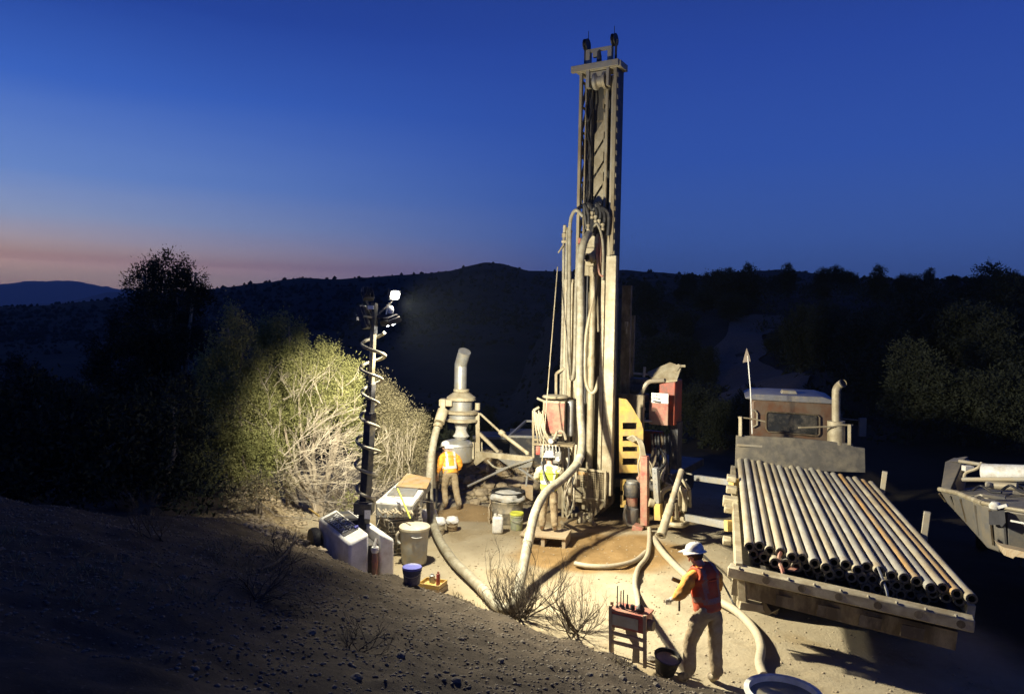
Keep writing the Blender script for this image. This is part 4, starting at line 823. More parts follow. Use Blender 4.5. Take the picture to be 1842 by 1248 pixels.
# floor hoses
def fhose(label, pts, r, m_, name='floor_hose'):
    b = MB(); b.tube(smooth_path(pts, 7), r, 12); return solo(name, label, 'hose', b, m_, pts[len(pts) // 2])
fhose('brown hose running from the red jack leg to the control stand', [P(1168, 950, 16.9), G(1168, 972, .1), G(1164, 1000, .06), G(1148, 1022, .05), G(1142, 1048, .05), G(1146, 1072, .05), P(1150, 1098, 10.6)], .05, K['greyhose'])
fhose('short cream hose curving along the wet ground', [G(1034, 1013, .05), G(1062, 1018, .05), G(1100, 1018, .05), G(1140, 1009, .05), G(1162, 992, .06)], .05, K['greyhose'])
fhose('long thick hose snaking past the nearest worker to the grey tub', [P(1176, 968, 16.6), G(1190, 990, .07), G(1216, 1018, .07), G(1248, 1046, .07), G(1286, 1076, .07), G(1326, 1100, .07), G(1358, 1134, .07), G(1369, 1164, .07), G(1366, 1192, .07), G(1374, 1216, .07)], .068, K['greyhose'])
b = MB(); b.tube(smooth_path([G(1246, 990, .02), G(1268, 1000, .2), G(1290, 1030, .4), G(1316, 1078, .02), G(1322, 1094, .02)], 6), .018, 6); solo('air_line', 'thin dark air line passing behind the nearest worker', 'hose', b, K['black'], G(1290, 1040))
# loose pipe leaning on the rig
b = MB(); a_, c_ = P(1226, 846, 17.2), P(1189, 963, 15.9); b.tube([a_, a_ + (c_ - a_) * .55, a_ + (c_ - a_) * .56, c_], [.07, .07, .095, .095], 16, cap=False)
b.tube([c_ + (a_ - c_).normalized() * .16, c_], [.106, .106], 16, cap=False); b.tube([c_, a_], [.06, .05], 12, cap=False)
b.lathe([(.055, 0), (.108, 0)], c_, c_ - a_, 16); solo('leaning_pipe', 'single drill pipe leaning down from the rig beside the yellow bracket', 'pipe', b, K['pipe'], c_)
# buckets and tub near the nearest worker
g = GT(1196, 1208); g = G(1196, 1207, .05); t = thing('tilted_bucket', 'black bucket tipped against the bank beside the control stand', 'bucket', g)
b = MB(); b.lathe([(0, 0), (.13, 0), (.18, .24), (.19, .25), (.17, .25), (.12, .02), (0, .02)], g, V((.10, -.25, 1)), 24); b.build('body', K['black'], t)
b = MB(); b.lathe([(0, .19), (.165, .2)], g, V((.10, -.25, 1)), 24); b.build('contents', K['water'], t)
g = G(1400, 1296); g = V((G(1400, 1300).x + .05, G(1400, 1300).y, 0)); t = thing('mud_tub', 'large pale tub of muddy water at the lower edge', 'tub', g)
b = MB(); b.lathe([(0, 0), (.40, 0), (.44, .36), (.46, .36), (.46, .40), (.40, .40), (.37, .1), (0, .1)], g, Z, 40); b.build('body', K['canopy'], t)
b = MB(); b.lathe([(0, .33), (.395, .33)], g, Z, 40); b.build('muddy_water', K['water'], t)
# scrap timber and bins behind
t = thing('skip_bin', 'rusty steel skip bin behind the cyclone boom', 'bin', P(900, 830, 23.5)); c = P(902, 806, 24.2)
b = MB(); b.box(V((c.x, c.y, (c.z + .45) / 2)), (1.75, 1.4, c.z + .45)); b.build('body', K['skip'], t, .02)
b = MB(); b.box(V((c.x, c.y - .72, c.z + .45)), (1.82, .08, .09)); b.build('rim', K['galv'], t)
t = thing('dark_container', 'dark steel container with a pale rim left of the control cabinet', 'container', P(945, 830, 22.5)); c = P(946, 806, 22.6)
b = MB(); b.box(V((c.x + .2, c.y, (c.z + .5) / 2)), (1.4, 1.5, c.z + .5)); b.build('body', K['darksteel'], t, .02)
b = MB(); b.box(V((c.x + .2, c.y - .77, c.z + .47)), (1.5, .07, .07)); b.bar(V((c.x - .52, c.y - .75, c.z + .47)), V((c.x + .0, c.y + .7, c.z + .75)), .06, .06); b.bar(V((c.x, c.y + .7, c.z + .75)), V((c.x + .9, c.y + .7, c.z + .75)), .06, .06); b.build('rim', K['galv'], t)
# spoil rocks
for i, (px, py, d, r_) in enumerate(((905, 852, 20.6, .22), (930, 848, 20.8, .30), (880, 858, 20.6, .18), (952, 862, 20.2, .22), (918, 868, 20.0, .16), (866, 868, 20.2, .2), (942, 836, 21.4, .26), (896, 838, 21.4, .2), (964, 846, 20.8, .2), (872, 848, 21, .16), (854, 884, 19.4, .14), (846, 858, 20.8, .2))):
    me = bmesh.new(); bmesh.ops.create_icosphere(me, subdivisions=2, radius=r_); c = P(px, py, d); c.z = tz(c.x, c.y) + r_ * .3
    for v in me.verts: v.co *= 1 + .45 * mnoise.noise(v.co / r_ * 1.1 + V((i, 2 * i, 0))); v.co.z *= .75
    mm = bpy.data.meshes.new('rock'); me.to_mesh(mm); me.free(); mm.materials.append(K['rock']); o = link_mesh('rock', mm, None, c); o.rotation_euler.z = i
    tag(o, 'tan rock lying in the lit spoil heap behind the bagged drum', 'rock', 'rocks in the spoil heap')
b = MB(); b.bar(P(905, 878, 19.6), P(960, 866, 19.6), .12, .06); solo('timber', 'loose timber across the spoil heap behind the drum', 'timber', b, K['wood'], P(930, 872, 19.6))
b = MB(); b.box(P(948, 884, 19.0), (.3, .3, .4)); solo('crate', 'small wooden crate on the ground left of the lime-vested worker', 'crate', b, K['wood'], P(948, 900, 19), .01)

# ------------------------------------------------------------------ people
def skinmesh(name, pts, edges, root, sub=2):
    names = list(pts); me = bpy.data.meshes.new(name); me.from_pydata([pts[n][0] for n in names], [(names.index(a), names.index(b)) for a, b in edges], [])
    o = bpy.data.objects.new('tmp', me); COL.objects.link(o); o.modifiers.new('s', 'SKIN')
    sv = me.skin_vertices[0].data
    for i, n in enumerate(names):
        r_ = pts[n][1]; sv[i].radius = r_ if isinstance(r_, tuple) else (r_, r_); sv[i].use_root = (n == root)
    s_ = o.modifiers.new('d', 'SUBSURF'); s_.levels = s_.render_levels = sub
    dg = bpy.context.evaluated_depsgraph_get(); out_ = bpy.data.meshes.new_from_object(o.evaluated_get(dg))
    bpy.data.objects.remove(o); bpy.data.meshes.remove(me); out_.shade_smooth(); return out_
def wrinkle(me, amt, fr):
    for v in me.vertices: v.co += v.normal * (amt * mnoise.noise(V((v.co.x * fr, v.co.y * fr, v.co.z * fr * 1.8)))) 
def person(label, loc, yaw, J, mats, s=1.0):
    root = thing('person', label, 'person', loc); root.rotation_euler.z = yaw; root.scale = (s, s, s); ORG[root.name] = V((0, 0, 0))
    j = dict(pelvis=(0, 0, .97), spine=(0, .02, 1.14), chest=(0, .03, 1.34), neckb=(0, .03, 1.47), neck=(0, .06, 1.51), headb=(0, .09, 1.555), headm=(0, .10, 1.615), headt=(0, .09, 1.69),
             lsh=(-.19, .02, 1.43), rsh=(.19, .02, 1.43), lel=(-.27, .0, 1.15), rel=(.27, .0, 1.15), lwr=(-.27, .12, .92), rwr=(.27, .12, .92),
             lhip=(-.10, 0, .92), rhip=(.10, 0, .92), lkn=(-.12, .03, .50), rkn=(.12, .03, .50), lan=(-.12, 0, .10), ran=(.12, 0, .10), lto=(-.14, .17, .05), rto=(.14, .17, .05))
    j.update(J); j = {k: V(v) for k, v in j.items()}
    j['lha'] = j['lwr'] + (j['lwr'] - j['lel']).normalized() * .09; j['rha'] = j['rwr'] + (j['rwr'] - j['rel']).normalized() * .09
    rad = dict(pelvis=(.15, .11), spine=(.135, .10), chest=(.16, .115), neckb=(.085, .07), neck=.066, headb=(.07, .08), headm=(.076, .096), headt=(.055, .07), lsh=.068, rsh=.068, lel=.043, rel=.043, lwr=.030, rwr=.030, lha=(.038, .02), rha=(.038, .02), lhip=.092, rhip=.092, lkn=.058, rkn=.058, lan=.042, ran=.042, lto=.038, rto=.038)
    E = [('pelvis', 'spine'), ('spine', 'chest'), ('chest', 'neckb'), ('neckb', 'neck'), ('neck', 'headb'), ('headb', 'headm'), ('headm', 'headt'), ('chest', 'lsh'), ('lsh', 'lel'), ('lel', 'lwr'), ('lwr', 'lha'), ('chest', 'rsh'), ('rsh', 'rel'), ('rel', 'rwr'), ('rwr', 'rha'), ('pelvis', 'lhip'), ('lhip', 'lkn'), ('lkn', 'lan'), ('lan', 'lto'), ('pelvis', 'rhip'), ('rhip', 'rkn'), ('rkn', 'ran'), ('ran', 'rto')]
    body = skinmesh('body', {k: (j[k], rad[k]) for k in rad}, E, 'pelvis')
    # fingers and face shapes grown into the body mesh
    ex = MB(); bm = bmesh.new(); bm.from_mesh(body)
    for h, w, sd in (('lha', 'lwr', -1), ('rha', 'rwr', 1)):
        d = (j[h] - j[w]).normalized(); c = d.cross(V((0, 0, 1))); c = c.normalized() if c.length > .1 else V((1, 0, 0)); dn = V((0, 0, -1))
        for q in range(4):
            l = (.075, .085, .08, .062)[q]; a0 = j[h] - d * .01 + c * (-.028 + .019 * q); ex.tube([a0, a0 + d * l * .55 + dn * .006, a0 + d * l * .85 + dn * .03, a0 + d * l * .8 + dn * .052], [.0095, .009, .0085, .007], 7)
        a0 = j[w] + d * .035 + c * (sd * .028); ex.tube([a0, a0 + d * .03 + c * sd * .025, a0 + d * .065 + c * sd * .02 + dn * .02], [.012, .0105, .009], 7)
    f = (j['headm'] - j['neck']); f = V((J.get('face', (0, 1, 0)))).normalized() if 'face' in J else V((0, 1, 0)); hm = j['headm']; sx_ = V((f.y, -f.x, 0))
    ex.lathe([(.018, 0), (.014, .03), (.006, .045), (0, .045)], hm + f * .085 + Z * -.035, f + Z * .45, 8)
    for q in (-1, 1): ex.lathe([(0, -.008), (.028, -.006), (.03, .0), (.02, .008), (0, .008)], hm + sx_ * .082 * q - Z * .015, sx_ * q, 10); ex.lathe([(0, 0), (.013, .0), (.009, .008), (0, .01)], hm + f * .088 + sx_ * .03 * q + Z * .005, f, 8)
    ex.lathe([(0, 0), (.025, 0), (.02, .008), (0, .01)], hm + f * .082 - Z * .07, f, 8)
    em = ex.mesh('x', K['skin'])
    bm.from_mesh(em); bm.to_mesh(body); bm.free(); body.shade_smooth(); body.materials.append(mats.get('hand', K['skin'])); 
    body.materials.clear(); body.materials.append(K['skin']); body.materials.append(mats.get('glove', K['skin'])); body.materials.append(mats['sleeves'])
    for p in body.polygons:
        c = p.center
        p.material_index = 1 if min((c - j['lha']).length, (c - j['rha']).length) < .14 and c.z < 1.3 else (2 if .9 < c.z < j['neckb'].z + .035 and min((c - j['lwr']).length, (c - j['rwr']).length) > .12 else 0)
    link_mesh('body', body, root)
    k = .030
    tr = {n: (j[n], (rad[n][0] + k, rad[n][1] + k + .01) if isinstance(rad[n], tuple) else rad[n] + k + (.012 if n.endswith('an') else 0)) for n in ('lhip', 'rhip', 'lkn', 'rkn', 'lan', 'ran')}
    tr['pelvis'] = (j['pelvis'], (.185, .15)); tr['waist'] = (j['pelvis'] + (j['spine'] - j['pelvis']) * .5, (.17, .14))
    tm = skinmesh('trousers', tr, [('pelvis', 'waist'), ('pelvis', 'lhip'), ('lhip', 'lkn'), ('lkn', 'lan'), ('pelvis', 'rhip'), ('rhip', 'rkn'), ('rkn', 'ran')], 'pelvis', 3)
    wrinkle(tm, .014, 5); wrinkle(tm, .006, 17); tm.materials.append(mats['trousers']); link_mesh('trousers', tm, root)
    for a in 'lr':
        sm = skinmesh('shirt_sleeve', {'s': (V((j[a + 'sh'].x * .86, j[a + 'sh'].y, j[a + 'sh'].z)), .112), 'e': (j[a + 'el'], .074), 'w': (j[a + 'el'] + (j[a + 'wr'] - j[a + 'el']) * mats.get('sleeve', .9), .045)}, [('s', 'e'), ('e', 'w')], 's', 3)
        wrinkle(sm, .014, 9); wrinkle(sm, .006, 24); sm.materials.append(mats['sleeves']); link_mesh('sleeve', sm, root)
        an, to = j[a + 'an'], j[a + 'to']; bt = skinmesh('boot', {'a': (an + Z * .10, .062), 'b': (an + Z * -.02, .062), 'c': (to, .05)}, [('a', 'b'), ('b', 'c')], 'b', 2)
        for v in bt.vertices: v.co.z = max(v.co.z, 0.0)
        bt.materials.append(K['boot']); link_mesh('boot', bt, root)
    ve = {'pelvis': (j['pelvis'] + Z * -.05, (.215, .175)), 'spine': (j['spine'], (.205, .165)), 'chest': (j['chest'], (.225, .17)), 'upper': (j['chest'] + (j['neckb'] - j['chest']) * .55, (.215, .15)), 'neckb': (j['neckb'] + Z * .015, (.125, .11)), 'lsh': (j['lsh'] + V((.03, 0, -.01)), .115), 'rsh': (j['rsh'] + V((-.03, 0, -.01)), .115)}
    vm = skinmesh('vest', ve, [('pelvis', 'spine'), ('spine', 'chest'), ('chest', 'upper'), ('upper', 'neckb'), ('upper', 'lsh'), ('upper', 'rsh')], 'spine', 3)
    wrinkle(vm, .018, 6); wrinkle(vm, .005, 19); vm.materials.append(mats['vest']); link_mesh('vest', vm, root)
    if 'stripe' in mats:                                     # reflective tape: shells hugging the vest
        bm = bmesh.new(); bm.from_mesh(vm)
        for v in bm.verts: v.co += v.normal * .006
        x_, z_ = j['spine'].x, j['spine'].z
        bad = [f_ for f_ in bm.faces if not (abs(f_.calc_center_median().z - (z_ - .03)) < .032 or (abs(abs(f_.calc_center_median().x - x_) - .105) < .026 and f_.calc_center_median().z > z_))]
        bmesh.ops.delete(bm, geom=bad, context='FACES'); sm = bpy.data.meshes.new('tape'); bm.to_mesh(sm); bm.free(); sm.materials.clear(); sm.materials.append(mats['stripe']); link_mesh('reflective_tape', sm, root)
    ht = MB(); up = V(J.get('hat_up', (0, .12, 1))).normalized(); hc_ = j['headm'] + Z * .03
    ht.lathe([(.150, .0), (.150, .012), (.122, .03), (.118, .07), (.095, .115), (.055, .138), (0, .145)], hc_, up, 26)
    ht.bar(hc_ + f * .10 + Z * .0, hc_ + f * .20 - Z * .01, .17, .014); ht.tube([hc_ - f * .11 + Z * .045, hc_ + Z * .146, hc_ + f * .11 + Z * .045], .014, 6)
    o = ht.build('hard_hat', K['hat'], root)
    hr = MB(); hr.lathe([(.0, -.10), (.05, -.09), (.084, -.05), (.094, .0), (.094, .05)], hc_ - f * .012, Z, 18); hr.build('hair', K['hair'], root)
    return root
orv = mat('orange_hi_vis', (.80, .33, .03), .75, 0, (.6, .38, .15), .25, 6, bump=.4, bscale=16)
orl = mat('amber_sleeve', (.76, .34, .05), .8, 0, (.6, .45, .2), .25, 6, bump=.4, bscale=16)
lime = mat('lime_hi_vis', (.56, .66, .07), .75, 0, (.5, .5, .2), .2, 6, bump=.4, bscale=16)
redv = mat('red_safety_vest', (.56, .085, .028), .8, 0, (.36, .13, .06), .3, 5, bump=.4, bscale=16)
tape = mat('silver_tape', (.62, .62, .58), .35, 0, DUST, .25, 20, bump=.1)
def pad_at(px, py): q = G(px, py); return V((q.x, q.y, tz(q.x, q.y)))
PN = person('nearest worker seen from behind in a red vest and white hard hat, arm raised', pad_at(1271, 1229), R(26), dict(
    spine=(-.01, .05, 1.14), chest=(-.01, .09, 1.33), neckb=(-.02, .12, 1.46), neck=(-.03, .16, 1.49), headb=(-.04, .20, 1.525), headm=(-.05, .22, 1.585), headt=(-.05, .22, 1.65),
    lsh=(-.21, .10, 1.40), rsh=(.18, .08, 1.41), lel=(-.36, .12, 1.14), lwr=(-.30, .34, 1.02), rel=(.25, .12, 1.14), rwr=(.10, .34, 1.06),
    lkn=(-.15, .16, .52), lan=(-.19, .10, .10), lto=(-.25, .26, .05), rkn=(.12, .0, .50), ran=(.12, -.06, .09), rto=(.13, .12, .05), face=(-.35, 1, 0), hat_up=(-.05, .25, 1)),
    dict(vest=redv, stripe=mat('worn_dull_tape', (.30, .17, .13), .5, 0, (.4, .12, .06), .4, 20, bump=.1), sleeves=orl, trousers=K['trouser'], glove=K['glove'], sleeve=.62), 1.07)
PO = person('worker in an orange vest with silver tape walking beside the cyclone', pad_at(809, 921), R(24), dict(
    spine=(0, .06, 1.13), chest=(.0, .13, 1.32), neckb=(0, .18, 1.44), neck=(-.01, .22, 1.47), headb=(-.02, .28, 1.50), headm=(-.03, .31, 1.555), headt=(-.03, .32, 1.62), lsh=(-.2, .12, 1.39), rsh=(.2, .12, 1.39),
    lel=(-.27, .08, 1.12), lwr=(-.27, .2, .88), rel=(.29, .05, 1.12), rwr=(.27, .2, .92), lkn=(-.10, .16, .51), lan=(-.09, .06, .11), rkn=(.13, -.06, .52), ran=(.16, -.28, .14), rto=(.17, -.12, .05), lto=(-.1, .23, .05), face=(-.3, 1, -.2), hat_up=(-.08, .35, 1)),
    dict(vest=orv, sleeves=orv, trousers=K['trouser'], glove=K['skin'], stripe=tape, sleeve=.8))
q = P(986, 955, 16.3)
PG = person('worker in a lime vest standing on the platform at the rig controls', V((q.x, q.y, pz)), R(-4), dict(
    lel=(-.30, .12, 1.16), lwr=(-.22, .36, 1.14), rel=(.30, .12, 1.15), rwr=(.2, .36, 1.12), lan=(-.14, .0, .10), ran=(.15, -.04, .10)),
    dict(vest=lime, sleeves=mat('pale_dusty_sleeve', (.52, .48, .34), .85, 0, DUST, .3, 8, bump=.4, bscale=16), trousers=K['trouser'], glove=K['glove'], stripe=tape, sleeve=.92))
b = MB(); q = P(1222, 1052, 10.25); hp = P(1222, 1092, 10.05); b.tube([hp + V((.0, 0, -.05)), P(1222, 1062, 10.1)], .014, 7); b.bar(P(1209, 1040, 10.1), P(1233, 1050, 10.1), .03, .05); b.bar(P(1218, 1058, 10.1), P(1229, 1042, 10.1), .02, .03)
solo('hand_tool', 'dark hammer-like tool held up by the nearest worker', 'tool', b, K['black'], hp)
# ------------------------------------------------------------------ pipe truck and its drill pipes
NL, NR, FL = V((3.70, 11.45, 1.42)), V((6.62, 10.75, 1.17)), V((5.70, 18.45, 1.56))
TU = (FL - NL).normalized(); TV = (NR - NL); TV = (TV - TU * TV.dot(TU)).normalized(); TN = TV.cross(TU).normalized(); TN = TN if TN.z > 0 else -TN
TAX = (TV, TU, TN); TL = (FL - NL).length; TW = 3.0
def T(u, v, w=0): return NL + TU * u + TV * v + TN * w      # along, across, up from the pipe layer
trk = thing('pipe_truck', 'flatbed truck with a brown cab and tall exhaust, loaded with drill pipes', 'truck', T(3, 1.5, -1.4))
def tbx(name, m_, items, parent=trk, bevel=0):
    b = MB()
    for u, v, w, su, sv, sw in items: b.box(T(u, v, w), (sv, su, sw), TAX)
    return b.build(name, m_, parent, bevel)
bd = tbx('bed', K['wood'], [(3.55, 1.5, -.36, 7.7, 3.1, .06)]); bd.data.materials[0] = K['darksteel']
for v in (-.08, 3.06): tbx('side_rail', K['cream'], [(3.5, v, -.27, 7.7, .11, .20)], bevel=.01)
# skewed timber tail beam
a_, c_ = P(1311, 1024, 11.2), P(1752, 1122, 9.75); b = MB(); b.bar(a_, c_, .24, .17, TN); tb_ = b.build('tail_beam', K['cream'], trk, .02)
b = MB(); b.prism([T(-.2, -.1, -.33), T(-.2, 3.1, -.33), c_ + TU * .05 - Z * .03, a_ + TU * .05 - Z * .03], -TN * .05); b.build('tail_plate', K['darksteel'], trk)
b = MB()
for k in range(6):
    p_ = a_ + (c_ - a_) * (.16 + .155 * k); d_ = (c_ - a_).normalized(); n_ = d_.cross(TN).normalized(); n_ = n_ if n_.y < 0 else -n_
    b = MB(); b.lathe([(0, .002), (.055, .002), (.05, 0)], p_ + n_ * .1205 + d_ * .05, n_, 10); b.build('lashing_hole', K['brownsteel'], tb_)

b = MB(); b.bar(P(1318, 1052, 11.3), P(1720, 1150, 10.0), .12, .26, TN); b.build('rear_skirt', K['brownsteel'], trk)
b = MB(); b.bar(P(1335, 1028, 11.25), P(1337, 1086, 11.2), .14, .12, RX); b.bar(P(1320, 1040, 11.4), P(1322, 1082, 11.4), .05, .05, RX); b.bar(P(1328, 1085, 11.2), P(1382, 1092, 11.2), .2, .12); b.build('rear_bracket', K['cream'], trk, .008)
b = MB(); b.bar(P(1350, 1062, 11.6), P(1400, 1088, 11.2), .05, .3); b.bar(P(1378, 1080, 11.2), P(1392, 1100, 11.1), .25, .1); b.build('mud_flap', K['brownsteel'], trk)
for u in (1.6, 2.9):
    for v in (.35, 2.65):
        c = T(u, v, 0); c.z = tz(c.x, c.y) + .50; w = MB()
        w.lathe([(.2, -.24), (.46, -.25), (.50, -.2), (.50, .2), (.46, .25), (.2, .24)], c, TV, 26); o = w.build('wheel', K['black'], trk)
        w = MB(); w.lathe([(0, -.16), (.24, -.2), (.27, -.24), (.27, .24), (.24, .2), (0, .16)], c, TV, 20); w.build('rim', K['galv'], o)
c = [T(u, v, -.62) for u, v in ((0, .9), (0, 2.1))]
for p_ in c:
    b = MB(); b.bar(p_, p_ + TU * 10.5, .16, .28, TN); b.build('chassis_rail', K['darksteel'], trk)
hb = TL + .35
def lv(px, py, u): return P(px, py, T(u, 1.5).y)          # a point on the truck, u metres along it
b = MB(); hy = lv(0, 0, hb).y; b.prism([P(1324, 783, hy), P(1432, 788, hy), P(1434, 788, hy), P(1534, 798, hy), P(1535, 803, hy), P(1556, 806, hy), P(1557, 850, hy - .3), P(1322, 842, hy)], TU * .08); hbo = b.build('headboard', K['bodygrey'], trk, .01); hbo.data.materials[0] = mat('dull_headboard', (.13, .12, .10), .7, .1, (.24, .21, .15), .35, 3)
b = MB(); b.bar(P(1436, 810, hy - .04), P(1555, 817, hy - .04), .04, .05); b.bar(P(1326, 800, hy - .04), P(1420, 805, hy - .04), .04, .05); b.build('headboard_rib', K['steel'], trk)
for px, py0, py1 in ((1332, 749, 784), (1528, 763, 800)):
    b = MB(); b.bar(P(px, py0, hy), P(px, py1, hy), .08, .08, RX); b.build('stake', K['cream'], trk, .006)
b = MB(); b.tube([P(1328, 750, hy), P(1354, 753, hy), P(1376, 758, hy)], .018, 6); b.build('hand_rail', K['cream'], trk); b = MB(); b.tube([P(1436, 769, hy), P(1500, 767, hy), P(1512, 764, hy), P(1534, 765, hy)], .022, 6); b.build('hand_rail', K['cream'], trk)
for k in range(9):                                         # bolts, lights and chains along the tail
    p_ = a_ + (c_ - a_) * (.05 + .11 * k); b = MB(); b.lathe([(0, .03), (.022, .03), (.024, 0)], p_ + n_ * .1 + TN * .085, TN, 6); b.build('tail_bolt', K['steel'], tb_)
for k in range(4):
    p_ = P(1395 + 75 * k, 1078 + 18 * k, 10.9 - .28 * k); b = MB(); b.bar(p_, p_ + Z * -.02 + TU * .05 + TV * .3, .03, .16); b.build('skirt_patch', K['brownsteel'], trk)
# cab with rear window, roof, exhaust, mirror, whip aerial
cy_ = hy + .9
cabm = mat('brown_cab_paint', (.15, .075, .04), .5, 0, (.17, .13, .09), .5, 3)
cab = MB(); cab.prism([P(1352, 722, cy_), P(1364, 713, cy_), P(1490, 720, cy_), P(1503, 728, cy_), P(1504, 800, cy_), P(1352, 800, cy_)], TU * 1.9); cabo = cab.build('cab', cabm, trk, .05)
b = MB(); b.prism([P(1340, 716, cy_ - .05), P(1356, 709, cy_ - .05), P(1480, 714, cy_ - .05), P(1504, 721, cy_ - .05), P(1500, 727, cy_ - .05), P(1352, 719, cy_ - .05)], TU * 2.0); b.build('roof', mat('pale_cab_roof', (.20, .20, .21), .4, 0, DUST, .2, 3), cabo, .02)
b = MB(); b.prism([P(1402, 712, cy_ + .5), P(1408, 702, cy_ + .5), P(1432, 703, cy_ + .5), P(1438, 714, cy_ + .5)], TU * .4); b.build('roof_vent', K['steel'], cabo, .02)
wy = cy_ - .03
b = MB(); b.prism([P(1380, 742, wy), P(1470, 748, wy), P(1470, 782, wy), P(1380, 774, wy)], TU * .02); wo = b.build('rear_window', K['glass'], cabo)
b = MB(); fr = [P(1378, 745, wy), P(1381, 740, wy), P(1470, 746, wy), P(1474, 750, wy), P(1474, 780, wy), P(1470, 784, wy), P(1382, 776, wy), P(1378, 771, wy), P(1378, 745, wy)]; b.tube([f - TU * .012 for f in fr], .016, 6); b.build('window_seal', K['brownsteel'], cabo)
b = MB(); fr = [P(1352, 738, wy), P(1358, 738, wy), P(1362, 743, wy), P(1362, 764, wy), P(1354, 768, wy)]; b.tube([f - TU * .012 for f in fr], .022, 6); b.build('quarter_window_seal', K['steel'], cabo)
ey = hy + .2
b = MB(); b.tube([P(1504, 800, ey), P(1504, 757, ey)], .21, 20); mu = b.build('muffler', K['cream'], trk)
b = MB(); b.tube(smooth_path([P(1504, 758, ey), P(1504, 712, ey), P(1505, 700, ey), P(1511, 692, ey), P(1517, 689, ey - .1)], 5), .10, 16, cap=False); b.build('exhaust_stack', K['cream'], trk)
b = MB(); b.lathe([(.07, 0), (.104, 0), (.104, -.03)], P(1517, 689, ey - .1), P(1517, 689, ey - .1) - P(1510, 693, ey), 16); b.lathe([(0, -.02), (.09, -.02)], P(1517, 689, ey - .1), P(1517, 689, ey - .1) - P(1510, 693, ey), 16); b.build('exhaust_mouth', K['ink'], trk)
b = MB(); b.box(P(1551, 768, cy_ + .8), (.20, .08, .5)); b.tube([P(1506, 752, cy_ + .9), P(1548, 756, cy_ + .8)], .02, 6); b.build('mirror', K['bodygrey'], trk, .02)
b = MB(); b.tube([P(1353, 780, hy + .1), P(1350, 700, hy + .1), P(1345, 640, hy + .1)], .014, 6); wp = b.build('whip_aerial', K['white'], trk)
b = MB(); b.prism([P(1343, 626, hy + .1), P(1348, 640, hy + .1), P(1350, 650, hy + .1), P(1336, 652, hy + .1), P(1339, 640, hy + .1)], V((.01, .03, 0))); b.build('flag', mat('faded_flag', (.34, .28, .22), .9), wp)
# left side clutter and right stakes
for px, py, s_ in ((1316, 880, .22), (1314, 902, .3), (1312, 915, .2), (1316, 860, .2), (1308, 972, .16)): b = MB(); b.box(P(px, py, T(1.0 + (1010 - py) / 40, 0).y - .02), (s_, .3, s_ * .6), TAX); b.build('side_bracket', K['cream'], trk, .02)
for u, py in ((2.6, 0), (6.2, 0)):
    b = MB(); b.bar(T(u, 3.13, -.3), T(u, 3.13, .42), .11, .11); b.build('stake', K['steel'], trk, .01)
b = MB(); p_ = T(-.25, .62, -.18); b.prism([p_, p_ + TV * .1, p_ + TV * .22 + TU * .22 + TN * .03, p_ + TV * .12 + TU * .22 + TN * .03], TN * .02); b.tube(smooth_path([T(-.02, .52, .02), T(-.1, .5, -.1), T(-.25, .56, -.22), T(-.3, .58, -.4)], 4), .03, 6); st_ = b.build('lashing_strap', K['pinkred'], trk)
# drill pipes: rows lie on the bed, each pipe its own object
def pipe_mesh(m_, l):
    b = MB(); r_ = .069; b.tube([(0, .20, 0), (0, l - .2, 0)], r_, 14, cap=False)
    b.lathe([(.048, .5), (.046, .0), (.075, .0), (.0765, .012), (.0765, .20), (r_, .22)], (0, 0, 0), V((0, 1, 0)), 14)
    b.lathe([(r_, -.22), (.0755, -.20), (.0755, -.03), (.05, 0), (0, 0)], (0, l, 0), V((0, 1, 0)), 14)
    me = b.mesh('drill_pipe', m_); me.materials.append(K['pipeend'])
    for p in me.polygons:
        if p.center.y < .035 or (p.center.y < .5 and math.hypot(p.center.x, p.center.z) < .055): p.material_index = 1
    return me
PL = TL + .05
pm = [pipe_mesh(K[k], PL) for k in ('pipe', 'pipegrey', 'piperust')]
prot = M((TV, TU, TN)).transposed().to_4x4()
ordn = 'first second third fourth fifth sixth seventh eighth ninth tenth eleventh twelfth thirteenth fourteenth fifteenth sixteenth seventeenth eighteenth nineteenth twentieth'.split()
def pipe(i, v, w, u, kind, label, group):
    o = link_mesh('drill_pipe', pm[kind], None, T(u, v, w)); o.rotation_euler = (prot @ M.Rotation(random.uniform(0, 6.28), 4, 'Y')).to_euler()
    tag(o, label, 'pipe', group)
kn = {0: 'dusty tan', 1: 'grey', 2: 'rusty orange'}
pu = [0, .12, .05, .0, -.12, -.02, -.22, -.28, .08, .02, -.06, .16, .05, .0, -.06, -.08, -.22, -.18, -.26, -.36, -.42]
for i in range(20):
    k = 2 if i in (15, 18) else (1 if i in (1, 6, 9, 11, 13, 14, 16) else 0)
    pipe(i, .06 + i * .153, .0 + .012 * math.sin(i * 2.3), pu[i] - .013 * i, k, '%s drill pipe in the top layer on the truck, %s from the left rail' % (kn[k], ordn[i]), 'drill pipes in the top layer')
for i in range(19):
    pipe(i, .06 + (i + .5) * .153, -.133, random.uniform(-.16, .10) - .013 * i, i % 2, '%s drill pipe in the middle layer, %s from the left rail' % (kn[i % 2], ordn[i]), 'drill pipes in the middle layer')
for i in range(18):
    pipe(i, .06 + (i + 1) * .153, -.262, random.uniform(-.05, .35) - .013 * i, (i + 1) % 2, '%s drill pipe in the bottom layer, %s from the left rail' % (kn[(i + 1) % 2], ordn[i]), 'drill pipes in the bottom layer')
b = MB(); b.tube(smooth_path([T(-.12, 1.86, .08), T(-.2, 1.92, -.05), T(-.28, 1.99, -.22), T(-.30, 2.02, -.36)], 4), .02, 6); o = b.build('lashing_bar', K['galv'], trk)

